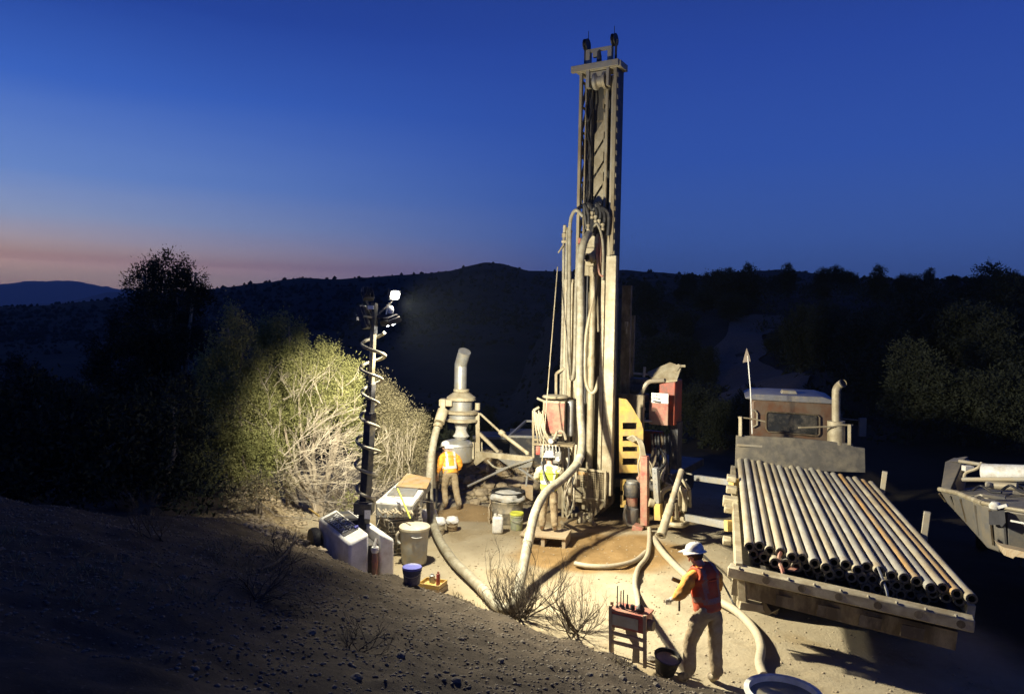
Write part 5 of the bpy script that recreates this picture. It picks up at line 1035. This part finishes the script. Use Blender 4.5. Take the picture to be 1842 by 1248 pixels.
# ------------------------------------------------------------------ service trailer on the far right
tr = thing('service_trailer', 'grey alloy service trailer with a sloping front shield and white tank', 'trailer', P(1800, 1000, 13))
def tp2(px, py, d): return P(px, py, d)
D0, D1, D2 = 16.2, 13.3, 12.2
hull = MB()
bk = V((2.2, 1.0, 0))
top = [tp2(1690, 882, D0), tp2(1722, 889, 15.4), tp2(1768, 908, D1), tp2(1812, 918, 12.7), tp2(1900, 932, D2)]
bot = [q_ + V((.12, .22, 0)) for q_ in (tp2(1704, 908, 16.0), tp2(1736, 944, 15.2), tp2(1778, 992, D1 - .1), tp2(1820, 1008, 12.6), tp2(1900, 1018, D2))]
n = len(top); vs = top + bot + [p + bk for p in top] + [p + bk for p in bot]
hull.add(vs, [(i, i + 1, n + i + 1, n + i) for i in range(n - 1)] + [(2 * n + i, 2 * n + i + 1, i + 1, i) for i in range(n - 1)] + [(n + i, n + i + 1, 3 * n + i + 1, 3 * n + i) for i in range(n - 1)] + [(2 * n + i, 2 * n + i + 1, 3 * n + i + 1, 3 * n + i) for i in range(n - 1)] + [(0, n, 3 * n, 2 * n), (n - 1, 2 * n - 1, 4 * n - 1, 3 * n - 1)])
hl = hull.build('body', K['bodygrey'], tr, .03)
for k in range(7):
    i_ = min(k * 4 // 7, 3); f_ = k * 4 / 7 - i_; u_ = top[i_].lerp(top[i_ + 1], f_); l_ = bot[i_].lerp(bot[i_ + 1], f_); b = MB(); b.bar(u_ - V((.02, .03, .06)), u_.lerp(l_, .85) - V((.02, .03, 0)), .05, .03, RX); b.build('body_rib', K['bodygrey' if k % 2 else 'brownsteel'], tr)
b = MB(); b.tube([p + Z * .03 for p in top[:3]], .05, 8); b.tube([p + Z * .04 for p in top[2:]], .035, 8); b.build('top_rail', K['cream'], tr)
b = MB(); b.prism([tp2(1692, 880, 16.1), tp2(1708, 884, 15.8), tp2(1730, 834, 16.6), tp2(1700, 830, 17.0)], V((.5, .5, .02))); b.prism([tp2(1702, 830, 17), tp2(1730, 832, 16.6), tp2(1733, 826, 16.6), tp2(1726, 826, 16.8)], V((.3, .3, .02))); b.build('front_shield', K['bodygrey'], tr, .02)
b = MB(); b.tube([tp2(1726, 829, 16.6), tp2(1770, 836, 16.0), tp2(1822, 846, 15.4)], .04, 8); b.tube(smooth_path([tp2(1734, 862, 16), tp2(1738, 850, 16), tp2(1758, 842, 15.8), tp2(1766, 832, 15.8)], 5), .035, 8); b.tube([tp2(1732, 862, 15.6), tp2(1786, 862, 15), tp2(1850, 862, 14.5)], .045, 8); b.build('roll_frame', K['steel'], tr)
b = MB(); b.tube([tp2(1768, 850, 15.4), tp2(1850, 853, 14.8)], .19, 20); b.build('tank', K['white'], tr)
b = MB(); b.tube([tp2(1774, 872, 15), tp2(1830, 875, 14.6)], .08, 12); b.lathe([(0, 0), (.06, .02), (.06, .06), (0, .08)], tp2(1776, 871, 14.9), V((0, -1, 0)), 12); b.build('cylinder', K['steel'], tr)
b = MB(); b.box(tp2(1741, 842, 16.2), (.2, .15, .12)); b.build('battery_box', K['canopy'], tr, .01)
b = MB(); b.prism([tp2(1718, 868, 15.9), tp2(1732, 836, 16.4), tp2(1740, 838, 16.4), tp2(1732, 882, 15.8), tp2(1722, 882, 15.8)], V((.1, .1, 0))); b.build('shield_post', K['brownsteel'], tr)
b = MB(); b.prism([tp2(1779, 919, 13.10), tp2(1805, 917, 12.7), tp2(1807, 938, 12.66), tp2(1800, 946, 12.72), tp2(1796, 942, 12.8), tp2(1779, 942, 13.06)], V((-.02, -.06, 0))); b.build('side_recess', K['ink'], tr)
b = MB(); b.lathe([(0, 0), (.09, 0), (.10, .05), (.06, .11), (0, .12)], tp2(1790, 914, 12.9), Z, 14); b.bar(tp2(1796, 912, 12.8), tp2(1812, 908, 12.7), .05, .05); b.build('side_lamp', K['canopy'], tr)
b = MB(); b.bar(tp2(1818, 936, 12.46), tp2(1850, 942, 12.2), .02, .03); b.build('body_trim', K['white'], tr)
rr = random.Random(9)
for k in range(7):
    x0, y0, d0 = rr.uniform(1735, 1850), rr.uniform(884, 906), rr.uniform(13.6, 15.2); b = MB(); b.box(P(x0, y0, d0), (rr.uniform(.12, .4), .2, rr.uniform(.06, .2)), (V((.8, -.6, 0)), V((.6, .8, 0)), Z)); b.build('deck_gear', K[rr.choice(['steel', 'darksteel', 'brownsteel', 'bodygrey'])], tr, .01)
for k in range(5):
    x0, y0, d0 = rr.uniform(1740, 1810), rr.uniform(876, 900), rr.uniform(13.8, 15.2); b = MB(); b.tube(smooth_path([P(x0, y0, d0), P(x0 + 15, y0 - 8, d0), P(x0 + 34, y0 + 3, d0 - .3), P(x0 + 52, y0 + 4, d0 - .5)], 5), .025, 6); b.build('deck_hose', K[rr.choice(['black', 'greyhose', 'steel'])], tr)
for (px, py, d) in ((1745, 905, 16.6), (1850, 1000, 13.6)):
    c = tp2(px, py, d) + V((.9, .9, 0)); c.z = tz(c.x, c.y) + .42; b = MB(); b.lathe([(0, -.1), (.24, -.12), (.40, -.12), (.42, -.08), (.42, .08), (.40, .12), (.24, .12), (0, .1)], c, V((.8, -.6, 0)), 24); b.build('wheel', K['black'], tr)
for c in (bot[1] + bk * .8, bot[3] + bk * .8):
    b = MB(); b.bar(V((c.x + .1, c.y + .05, c.z + .02)), V((c.x + .1, c.y + .05, tz(c.x, c.y))), .08, .08); b.build('prop_leg', K['darksteel'], tr)
b = MB(); b.prism([tp2(1795, 978, 12.4), tp2(1806, 984, 12.2), tp2(1842, 992, 11.9), tp2(1870, 1000, 11.7), tp2(1870, 1008, 11.7), tp2(1826, 1000, 11.95), tp2(1822, 1004, 12.0), tp2(1806, 998, 12.2)], V((.1, .25, 0))); b.build('step_board', K['wood'], tr)
pb = P(1825, 1035, 11.3); t = thing('plank_stack', 'pale planks stacked on blocks at the right edge beside the trailer', 'planks', V((pb.x, pb.y, tz(pb.x, pb.y))))
for k in range(3):
    b = MB(); b.box(pb + V((.75 + .22 * k, .3 + .05 * k, -.03 + .002 * k)), (.20, 1.3, .05), (V((.9, -.43, 0)), V((.43, .9, 0)), Z)); b.build('plank', K['steel'] if k == 0 else K['wood'], t, .004)
for s_ in (-.4, .4):
    q = pb + V((.95 + .43 * s_, .35 + .9 * s_, 0)); zb = tz(q.x, q.y); b = MB(); b.box(V((q.x, q.y, (zb + pb.z - .06) / 2)), (.7, .12, pb.z - .06 - zb), (V((.9, -.43, 0)), V((.43, .9, 0)), Z)); b.build('block', K['wood'], t)

# ------------------------------------------------------------------ vegetation
def sprigs(name, cen, size, m_, out_dir=None, wid=.22, per=1, flat=.0):
    n = len(cen); d = rng.normal(size=(n, 3)); d += (out_dir if out_dir is not None else 0); d /= np.linalg.norm(d, axis=1)[:, None]
    a = np.cross(d, rng.normal(size=(n, 3))); a /= np.linalg.norm(a, axis=1)[:, None]
    s_ = size * rng.uniform(.55, 1.35, n)[:, None]
    v = np.stack([cen, cen + d * s_ * .55 + a * s_ * wid, cen + d * s_ * 1.1, cen + d * s_ * .5 - a * s_ * wid], 1)
    me = np_mesh(name, v.reshape(-1, 3), np.arange(n * 4).reshape(n, 4), m_)
    sh = fbm(cen[:, 0] * 2.2 + 3, cen[:, 1] * 2.2 + cen[:, 2] * 2.7, 1, 3) + .5
    at = me.attributes.new('shade', 'FLOAT', 'POINT'); at.data.foreach_set('value', np.repeat(np.clip(sh + rng.uniform(-.2, .2, n), 0, 1), 4).astype(np.float32))
    return me
def lobes(spec, dens, jit=.11):                 # spec: (x,y,z, rx,ry,rz); points crowd towards the lobes' skins and gather in tufts
    P_, N_ = [], []
    for x, y, z, a, b, c in spec:
        k = int(dens * (a * b + b * c + a * c) / 3); nt_ = max(6, k // (95 if dens > 5000 else 24))
        u = rng.normal(size=(nt_, 3)); u /= np.linalg.norm(u, axis=1)[:, None]; r_ = rng.uniform(.45, 1.06, nt_)[:, None] ** .6
        tc_ = u * r_; t_ = tc_[rng.integers(0, nt_, k)]
        p = t_ * [a, b, c] + rng.normal(size=(k, 3)) * jit * np.array([.8, .8, 1.15]); P_.append(p + [x, y, z]); N_.append(t_)
    return np.concatenate(P_), np.concatenate(N_)
def branchy(b, p, d, l, r_, depth, spread=.7, n=3, up=.15, seg=3):
    pts = [p]; dd = d.normalized()
    for k in range(seg):
        dd = (dd + V((random.uniform(-1, 1), random.uniform(-1, 1), random.uniform(-1, 1))) * .22 + Z * up * .3).normalized(); pts.append(pts[-1] + dd * l / seg)
    b.tube(pts, [r_ * (1 - .55 * i / seg) for i in range(seg + 1)], 4 if r_ < .02 else 6, cap=False)
    if depth:
        for k in range(n):
            q = pts[random.randint(1, seg)]; nd = (dd + V((random.uniform(-1, 1), random.uniform(-1, 1), random.uniform(-.6, 1))) * spread).normalized()
            branchy(b, q, nd, l * random.uniform(.5, .75), r_ * .5, depth - 1, spread, n, up, seg)
def tree(name, label, base, spec, dens, size, m_, trunk, limbs=5, group=None, cat='tree', outw=.9, bark='bark'):
    t = thing(name, label, cat, base, group)
    p, o_ = lobes(spec, dens)
    link_mesh('crown', sprigs('crown', p, size, m_, o_ * outw + np.array([0, 0, .35])), t)
    b = MB(); hgt = max(s_[2] for s_ in spec)
    for q in range(limbs):
        tgt = spec[q % len(spec)]; e = V(tgt[:3]) + V((random.uniform(-.3, .3) * tgt[3], random.uniform(-.3, .3) * tgt[4], random.uniform(0, .5) * tgt[5]))
        s0 = V((random.uniform(-.1, .1), random.uniform(-.1, .1), -.25)); mid = s0 * .4 + e * .5 + V((random.uniform(-.2, .2), random.uniform(-.2, .2), .1))
        b.tube(smooth_path([s0, V((s0.x, s0.y, .3)), mid, e], 4), [trunk * (1 - .8 * i / 12) for i in range(13)], 7)
    me = b.mesh('trunk', K[bark]); link_mesh('trunk', me, t); return t
# lit juniper left of the tower, with its tangle of bleached bare branches
ja = V((-4.75, 18.3, tz(-4.75, 18.3)))
jz = 4.75 - (690 - 587) / F * 18.3 - ja.z
def jl(px, py, d, a, c, b=None): q = P(px, py, d); return (q.x - ja.x, q.y - ja.y, q.z - ja.z, a, b or a, c)
tA = tree('juniper_tree', 'bright green juniper with bleached bare branches left of the light tower', ja,
     [jl(540, 672, 18.4, .40, .62), jl(590, 690, 18.3, .42, .70), jl(625, 720, 18.2, .34, .55), jl(633, 690, 18.3, .18, .42), jl(510, 720, 18.6, .40, .7), jl(560, 745, 18.7, .6, .6), jl(480, 760, 18.5, .42, .62), jl(500, 815, 18.6, .5, .5), jl(585, 665, 18.4, .22, .40), jl(530, 640, 18.5, .2, .4), jl(640, 770, 18.5, .35, .5), jl(515, 655, 18.5, .13, .36), jl(548, 642, 18.4, .14, .34), jl(577, 640, 18.4, .15, .36), jl(603, 650, 18.4, .15, .36), jl(643, 672, 18.3, .12, .34), jl(618, 672, 18.3, .14, .3), jl(492, 690, 18.6, .16, .4)], 29000, .043, K['leaf'], .09, 8)
b = MB()
for k in range(46):
    p_ = P(random.uniform(500, 610), random.uniform(800, 885), 17.9 + random.uniform(-.3, .2)); d_ = V((random.uniform(-.5, 1.2), random.uniform(-.5, .1), random.uniform(-.1, .8)))
    branchy(b, p_, d_, random.uniform(.45, .8), random.uniform(.007, .013), 2, .75, 4, .05, 4)
for px, py, dx, dz in ((580, 850, .9, .55), (550, 820, .8, .6), (530, 850, 1, .45), (560, 870, 1.1, .25), (510, 820, .8, .7), (590, 870, .6, .5), (490, 850, 1, .5), (540, 790, .9, .5), (520, 870, 1, .2), (570, 800, .8, .35)):
    branchy(b, P(px, py, 17.7), V((dx, -.05, dz)), 1.05, .015, 2, .5, 6, .0, 6)
for k in range(34): branchy(b, P(random.uniform(470, 640), random.uniform(690, 810), 17.75), V((random.uniform(-.3, .9), -.15, random.uniform(.2, 1))), random.uniform(.3, .6), random.uniform(.006, .011), 2, .6, 3, .1)
for px, py in ((470, 740), (460, 765), (480, 790)): branchy(b, P(px, py, 18.0), V((-.7, -.2, .5)), .5, .016, 2, .8, 3, .1)
b.build('bare_branch', K['palebranch'], tA)
jb = V((-2.85, 19.3, tz(-2.85, 19.3)))
def jl(px, py, d, a, c, b=None): q = P(px, py, d); return (q.x - jb.x, q.y - jb.y, q.z - jb.z, a, b or a, c)
tB = tree('juniper_tree', 'grey-tan dry juniper just right of the light tower', jb,
     [jl(695, 735, 19.3, .34, .62), jl(720, 765, 19.2, .45, .75), jl(745, 790, 19.2, .36, .55), jl(708, 800, 19.1, .45, .6), jl(757, 770, 19.3, .14, .45), jl(680, 705, 19.4, .2, .5), jl(740, 830, 19.0, .35, .4), jl(690, 840, 19.0, .4, .45)], 34000, .040, K['leafdry'], .07, 7)
b = MB()
for k in range(16): branchy(b, P(random.uniform(690, 745), random.uniform(820, 865), 18.6), V((random.uniform(-.35, .4), -.1, random.uniform(.9, 1.3))), random.uniform(.45, .85), random.uniform(.005, .010), 2, .35, 3, .2)
b.build('bare_branch', K['palebranch'], tB)
# big shrub wall to the left, dim
def tfrom(name, label, bx, by, spec, dens, size, m_, tr_=.1, limbs=6, group=None, cat='tree'):
    base = V((bx, by, tz(bx, by))); sp = []
    for px, py, d, a, c in spec: q = P(px, py, d); sp.append((q.x - bx, q.y - by, q.z - base.z, a, a, c))
    return tree(name, label, base, sp, dens, size, m_, tr_, limbs, group, cat)
tfrom('pinyon_tree', 'tall round-topped dark pinyon standing above the left shrubs', -8.6, 19.5, [(300, 490, 19.6, .62, .42), (345, 500, 19.6, .38, .34), (262, 505, 19.6, .38, .34), (310, 540, 19.6, 1.0, .5), (280, 600, 19.5, 1.15, .8), (330, 640, 19.6, 1.0, .9), (230, 660, 19.4, 1.0, .9), (290, 740, 19.3, 1.5, 1.0), (240, 512, 19.6, .16, .2), (355, 525, 19.6, .25, .3)], 9000, .075, K['leafdark'], .14)
tfrom('juniper_tree', 'dark olive juniper with an upright crown between the pinyon and the lit juniper', -6.6, 18.0, [(415, 610, 18.0, .45, .75), (440, 650, 18.0, .45, .7), (395, 680, 18.0, .6, .8), (430, 740, 17.9, .75, .8), (400, 820, 17.6, .8, .7), (450, 820, 17.6, .6, .6)], 15000, .058, K['leaf'], .1)
tfrom('juniper_tree', 'dim green juniper touching the lit juniper on its left side', -5.7, 19.2, [(520, 610, 19.2, .42, .75), (490, 650, 19.2, .5, .8), (530, 690, 19.2, .4, .7), (470, 720, 19.2, .6, .8), (480, 600, 19.4, .3, .4)], 20000, .052, K['leaf'], .1)
tfrom('pinyon_tree', 'black silhouetted bush at the left edge behind the bank crest', -9.6, 14.6, [(60, 760, 14.6, 1.1, .9), (140, 780, 14.6, 1.0, .9), (200, 800, 14.6, 1.0, .8), (20, 830, 14.2, 1.1, .7), (110, 850, 14.2, 1.2, .6)], 2600, .12, K['leafdark'], .1)
tfrom('pinyon_tree', 'black bush below the tall pinyon at the bank crest', -7.5, 15.2, [(270, 800, 15.3, .9, .9), (320, 830, 15.2, .9, .7), (220, 850, 15.0, .9, .6), (350, 880, 15.0, .6, .35), (300, 740, 15.6, .8, .7)], 2600, .11, K['leafdark'], .1)
tfrom('sage_bush', 'low sage bush on the bank at the foot of the lit juniper', -5.5, 16.4, [(470, 880, 16.2, .4, .22), (430, 890, 16.0, .35, .2), (505, 875, 16.6, .3, .2)], 5500, .07, K['leafdry'], .03, 5, cat='bush')
b = MB()
for k in range(34): branchy(b, P(random.uniform(560, 668), random.uniform(890, 935), 15.6 + random.uniform(-.4, .5)), V((random.uniform(-1, 1), random.uniform(-.8, .3), random.uniform(-.05, .5))), random.uniform(.5, .9), .012, 2, .8, 3, .02)
o = b.build('brush_pile', K['palebranch'], None, org=P(610, 920, 15.6)); tag(o, 'pile of bleached dead brush between the lit juniper and the generator canopy', 'brush pile')
tfrom('weed', 'small lime green weed growing beside the tower base', -3.3, 14.9, [(625, 905, 14.9, .12, .10), (632, 895, 14.9, .1, .1)], 9000, .06, K['leaf'], .01, 3, cat='weed')
# dead shrubs on the bank edge
def deadbush(label, px, py, n, l, r_, seed, up=.3, group=None):
    random.seed(seed); g = GT(px, py); b = MB()
    for k in range(n):
        a = random.uniform(0, 6.28); e = random.uniform(.15, 1.2); branchy(b, g + V((random.uniform(-.12, .12), random.uniform(-.08, .08), -.04)), V((math.cos(a), math.sin(a), e)), l * random.uniform(.6, 1.1), r_ * random.uniform(.6, 1.2), 3, .75, 3, up, 4)
    o = b.build('dead_shrub', K['twig'], None, org=g, smooth=False, fix=False); tag(o, label, 'shrub', group); return o
deadbush('wide leafless dead shrub on the bank edge where the thick hose bends', 932, 1112, 34, .74, .016, 3, .35)
deadbush('leafless dead shrub on the bank edge left of the control stand', 1035, 1138, 26, .58, .013, 5, .35)
deadbush('spindly dark dead shrub on the bank behind the fallen branch', 505, 1000, 8, .36, .010, 8, .0)
deadbush('pale dry stalk standing at the far edge of the dark bank', 280, 968, 5, .45, .012, 11, .7)
deadbush('low tangle of dead twigs in the dark middle of the bank', 450, 1080, 16, .5, .012, 14, -.3)
deadbush('small dead tuft at the lower left of the bank beside stones', 640, 1170, 9, .25, .008, 15, .2)
random.seed(21)
g = GT(520, 1015); b = MB(); b.tube(smooth_path([GT(465, 1030) + Z * .03, GT(500, 1018) + Z * .06, GT(525, 1005) + Z * .2, GT(532, 985) + Z * .25], 4), .02, 6); o = b.build('fallen_branch', K['twig'], None, org=g); tag(o, 'dark fallen branch lying across the bank left of the canopy', 'branch')
# stones one can pick out on the bank
def stone_mesh(seed):
    me = bmesh.new(); bmesh.ops.create_icosphere(me, subdivisions=2, radius=1)
    for v in me.verts: v.co *= 1 + .4 * mnoise.noise(v.co * 1.2 + V((seed * 3.1, seed, 0))); v.co.z *= .62
    mm = bpy.data.meshes.new('stone'); me.to_mesh(mm); me.free(); mm.materials.append(K['gravel']); return mm
sm_ = [stone_mesh(i) for i in range(5)]
for i, (px, py, s_) in enumerate(((658, 1075, .06), (1172, 1188, .10), (690, 1098, .05), (755, 1130, .045), (830, 1150, .05), (600, 1100, .05), (900, 1190, .06), (990, 1200, .05), (1060, 1215, .06), (1120, 1222, .07), (720, 1180, .06), (560, 1140, .06), (640, 1220, .07), (820, 1225, .06), (1180, 1232, .07), (330, 1040, .07), (780, 1080, .04), (1020, 1170, .05), (940, 1155, .045), (1140, 1200, .06))):
    g = GT(px, py); o = link_mesh('stone', sm_[i % 5], None, g + Z * s_ * .05); s_ *= .75; o.scale = (s_, s_, s_); o.rotation_euler.z = i * 1.7; tag(o, 'small brown stone lying among gravel on the dark bank', 'stone', 'stones on the bank')
# gravel and litter: nobody could count it
def scatter(name, n, cond, smin, smax, m_, xr, yr, power=2.2):
    x = rng.uniform(*xr, n); y = rng.uniform(*yr, n); z, s_ = terrain(x, y); k = cond(x, y, s_); x, y, z = x[k], y[k], z[k]; n = len(x)
    base = np.array([[1, 0, 0], [0, 1, 0], [-1, 0, 0], [0, -1, 0], [0, 0, .8], [0, 0, -.6], [.6, .6, .5], [-.6, .5, .45]]); fc = np.array([[0, 6, 4], [6, 1, 4], [1, 7, 4], [7, 2, 4], [2, 3, 4], [3, 0, 4], [0, 1, 6], [1, 2, 7], [0, 3, 5], [1, 0, 5], [2, 1, 5], [3, 2, 5]])
    s2 = smin + (smax - smin) * rng.random(n) ** power; a = rng.uniform(0, 6.28, n); ca, sa = np.cos(a), np.sin(a)
    v = base[None] * rng.uniform(.6, 1.3, (n, 8, 3)) * s2[:, None, None]
    v = np.stack([v[..., 0] * ca[:, None] - v[..., 1] * sa[:, None] + x[:, None], v[..., 0] * sa[:, None] + v[..., 1] * ca[:, None] + y[:, None], v[..., 2] * .7 + (z + s2 * .15)[:, None]], -1)
    f = (fc[None] + (np.arange(n) * 8)[:, None, None]).reshape(-1, 3)
    o = link_mesh(name, np_mesh(name, v.reshape(-1, 3), f, m_)); tag(o, kind='stuff'); return o
scatter('bank_gravel', 70000, lambda x, y, s: (s < .25) & (np.abs(x) < y * .75 + .5) & (rng.random(len(x)) < np.clip(9 / y, .2, 1) ** 1.3), .003, .028, K['gravel'], (-9, 6), (4.6, 16), 3.2)
scatter('pad_pebbles', 9000, lambda x, y, s: s > .2, .004, .028, K['rock'], (-5, 7), (8.2, 22), 3)
scatter('spoil_rubble', 2600, lambda x, y, s: (np.hypot(x + .2, y - 22) < 2.2) & (s > 1), .03, .16, K['rock'], (-2.5, 2.5), (19.8, 24), 2)
scatter('cut_clods', 2200, lambda x, y, s: np.abs(s) < .9, .015, .10, K['rock'], (-6.8, -3.2), (12.6, 19), 2)
# trees beyond the pad: four crowns, copied with their trunks
protos = []
for i, (w, h) in enumerate(((1.5, 3.4), (1.9, 3.0), (1.2, 4.2), (1.7, 2.6))):
    sp = [(random.uniform(-.4, .4) * w, random.uniform(-.4, .4) * w, h * random.uniform(.4, .75), w * random.uniform(.4, .65), w * random.uniform(.4, .65), h * random.uniform(.2, .32)) for q in range(5)] + [(0, 0, h * .8, w * .3, w * .3, h * .22), (0, 0, h * .35, w * .75, w * .75, h * .28)]
    protos.append((sp, h))
pos = []
for px, py, d, hh in ((1186, 640, 60, 1.5), (1325, 512, 82, 1.5), (1345, 540, 85, 1.1), (1430, 560, 58, 1.2), (1500, 560, 56, 1.3), (1560, 600, 46, 1.2), (1480, 620, 44, 1.1), (1620, 560, 52, 1.3), (1700, 490, 50, 1.35), (1760, 480, 46, 1.3), (1800, 500, 40, 1.2), (1850, 470, 36, 1.2), (1675, 480, 56, 1.3), (1730, 480, 54, 1.35), (1785, 480, 52, 1.3), (1830, 480, 50, 1.35), (1655, 490, 48, 1.1), (1775, 520, 36, 1.1), (1690, 540, 42, 1.1), (1610, 520, 60, 1.2), (1660, 640, 38, 1.3), (1720, 640, 34, 1.3), (1790, 630, 30, 1.1), (1600, 690, 32, 1.0), (1540, 690, 36, 1.0), (1740, 740, 26, 1.0), (1640, 740, 27, .9), (1840, 700, 25, 1.0), (1260, 690, 34, .8), (1310, 690, 31, .7), (1350, 700, 30, .65), (1240, 620, 60, 1.2), (1160, 560, 95, 1.5), (1290, 560, 100, 1.4), (880, 690, 62, 1.0), (960, 670, 66, 1.1), (780, 650, 64, 1.0), (720, 600, 60, 1.2), (620, 600, 66, 1.2), (560, 590, 60, 1.2), (1120, 700, 38, 1.0), (90, 600, 60, 1.8), (30, 620, 46, 1.6), (150, 570, 70, 1.7), (200, 560, 55, 1.9), (10, 580, 80, 1.6), (1580, 520, 75, 1.0), (1400, 520, 110, 1.1), (1500, 505, 120, 1.1), (1640, 505, 80, 1.1)):
    q = P(px, py, d); pos.append((q.x, q.y, hh))
r2 = random.Random(5)
while len(pos) < 150:
    y = r2.uniform(26, 130); x = r2.uniform(-.72, .75) * y
    tp_ = 921 + F * x / y
    if 1270 < tp_ < 1500 and 30 < y < 75 and abs(tp_ - (1330 + (60 - y) * 2.5)) < 60: continue
    if -.28 < x / y < .22 and y < 58: continue
    if y < 34 and x > 4 and tp_ < 1560: continue
    pos.append((x, y, r2.uniform(.6, 1.05)))
first = {}
zl = lambda x, y: ('dark bushy tree in the unlit valley left of the rig', 'trees in the dark valley') if x < -.12 * y else (('dark bushy tree on the far slope behind the rig', 'trees behind the rig') if x < .22 * y else ('dark bushy tree on the hillside behind the pipe truck', 'trees on the dark hillside'))
for i, (x, y, s_) in enumerate(pos):
    k = i % 4; z = tz(x, y)
    if k not in first:
        sp, h = protos[k]; t = tree('hillside_tree', zl(x, y)[0], V((x, y, z)), sp, 2300, .12, K['leafdark'], .07, 4, zl(x, y)[1], bark='darkbark'); first[k] = t
    else: t = copy_tree(first[k]); t.location = (x, y, z); tag(t, zl(x, y)[0], 'tree', zl(x, y)[1])
    t.rotation_euler.z = r2.uniform(0, 6.28); t.scale = (s_ * r2.uniform(.9, 1.3), s_ * r2.uniform(.9, 1.3), s_ * r2.uniform(.85, 1.15))
# low scrub between the trees: nobody could count it
def scrub(n):
    y = rng.uniform(27, 120, n); x = rng.uniform(-.75, .8, n) * y; z, s_ = terrain(x, y); px = 921 + F * x / y
    k = ~((np.abs(px - (1330 + (60 - y) * 2.5)) < 55 + 300 / y) & (px > 1270) & (y > 28) & (y < 82)) & ~((y < 31) & (x > -1) & (x < 11)); x, y, z = x[k], y[k], z[k]; n = len(x); q = 34
    r_ = rng.uniform(.35, 1.0, n) * np.clip(y / 50, .7, 1.6); c = np.repeat(np.stack([x, y, z + r_ * .3], -1), q, 0); d = rng.normal(size=(n * q, 3)); d /= np.linalg.norm(d, axis=1)[:, None]; d[:, 2] = np.abs(d[:, 2]) * 1.1
    return c + d * np.repeat(r_, q)[:, None] * rng.uniform(.5, 1.05, n * q)[:, None], d
c_, d_ = scrub(2600); o = link_mesh('scrub', sprigs('scrub', c_, .28, K['leafdark'], d_ * .8 + np.array([0, 0, .5]))); tag(o, kind='stuff')
# dry grass on the bank
def tufts(n, xr, yr):
    x = rng.uniform(*xr, n); y = rng.uniform(*yr, n); z, s_ = terrain(x, y); k = (s_ < -.1) & (fbm(x, y, .6, 2) > .05) & (np.abs(x) < y * .75 + .5); x, y, z = x[k], y[k], z[k]; q = 12
    c = np.repeat(np.stack([x, y, z], -1), q, 0); c[:, :2] += rng.normal(size=(len(c), 2)) * .035; return c
c_ = tufts(2600, (-9, 4), (4.6, 15)); o = link_mesh('dry_grass', sprigs('dry_grass', c_, .085, mat('dry_grass', (.20, .165, .09), .9, bump=0), np.array([[0, 0, 1.6]]), wid=.05)); tag(o, kind='stuff')
# far woods on the hills: one mass
def woods(n):
    k1 = rng.integers(2, hill_a.shape[0] - 3, n); k1 = np.where((k1 > 6) & (k1 < 10) & (rng.random(n) < .65), 3, k1); k2 = rng.integers(0, hill_a.shape[1] - 1, n); f1 = rng.random(n)[:, None]; f2 = rng.random(n)[:, None]
    p = (hill_a[k1, k2] * (1 - f1) + hill_a[k1 + 1, k2] * f1) * (1 - f2) + (hill_a[k1, k2 + 1] * (1 - f1) + hill_a[k1 + 1, k2 + 1] * f1) * f2
    x = rng.uniform(-1, 1, 3000); y = rng.uniform(120, 340, 3000); x = x * y * .8; z = terrain(x, y)[0]; p = np.concatenate([p, np.stack([x, y, z], -1)]); n = len(p)
    ico = bmesh.new(); bmesh.ops.create_icosphere(ico, subdivisions=1, radius=1); b0 = np.array([v.co[:] for v in ico.verts]); f0 = np.array([[v.index for v in q.verts] for q in ico.faces]); ico.free()
    s_ = ((.3 + 1.0 * rng.random(n) ** 2) * np.clip(p[:, 1] / 330, .6, 1.5))[:, None, None]; v = b0[None] * s_ * rng.uniform(.6, 1.35, (n, len(b0), 3)) * [1, 1, 1.2] + p[:, None]; v[..., 2] += s_[..., 0] * .3
    return v.reshape(-1, 3), (f0[None] + (np.arange(n) * len(b0))[:, None, None]).reshape(-1, 3)
v_, f_ = woods(14000); o = link_mesh('far_woods', np_mesh('far_woods', v_, f_, K['farleaf'])); tag(o, kind='stuff')
# track on the right hillside
tpx = [(1420, 690, 30), (1402, 670, 36), (1372, 640, 44), (1345, 622, 52), (1325, 606, 60), (1338, 596, 68), (1370, 588, 78)]
tc_ = []; c_l = smooth_path([V((P(a, b_, c).x, P(a, b_, c).y, 0)) for a, b_, c in tpx], 10)
for i, p_ in enumerate(c_l):
    d_ = (c_l[min(i + 1, len(c_l) - 1)] - c_l[max(i - 1, 0)]).normalized(); n_ = V((d_.y, -d_.x, 0)); w_ = 1.6 + .9 * math.sin(i * .25) ** 2
    tc_.append([p_ + n_ * w_ * k / 3 for k in range(-3, 4)])
vs = np.array([[(q.x, q.y, tz(q.x, q.y) + .14) for q in r_] for r_ in tc_]).reshape(-1, 3); nr = len(tc_)
ii = np.arange(nr * 7).reshape(nr, 7); tf = np.stack([ii[:-1, :-1], ii[:-1, 1:], ii[1:, 1:], ii[1:, :-1]], -1).reshape(-1, 4)
o = link_mesh('dirt_track', np_mesh('dirt_track', vs, tf, mat('track_soil', (.13, .10, .07), .95, 0, None, .5, var=.3))); tag(o, kind='structure')
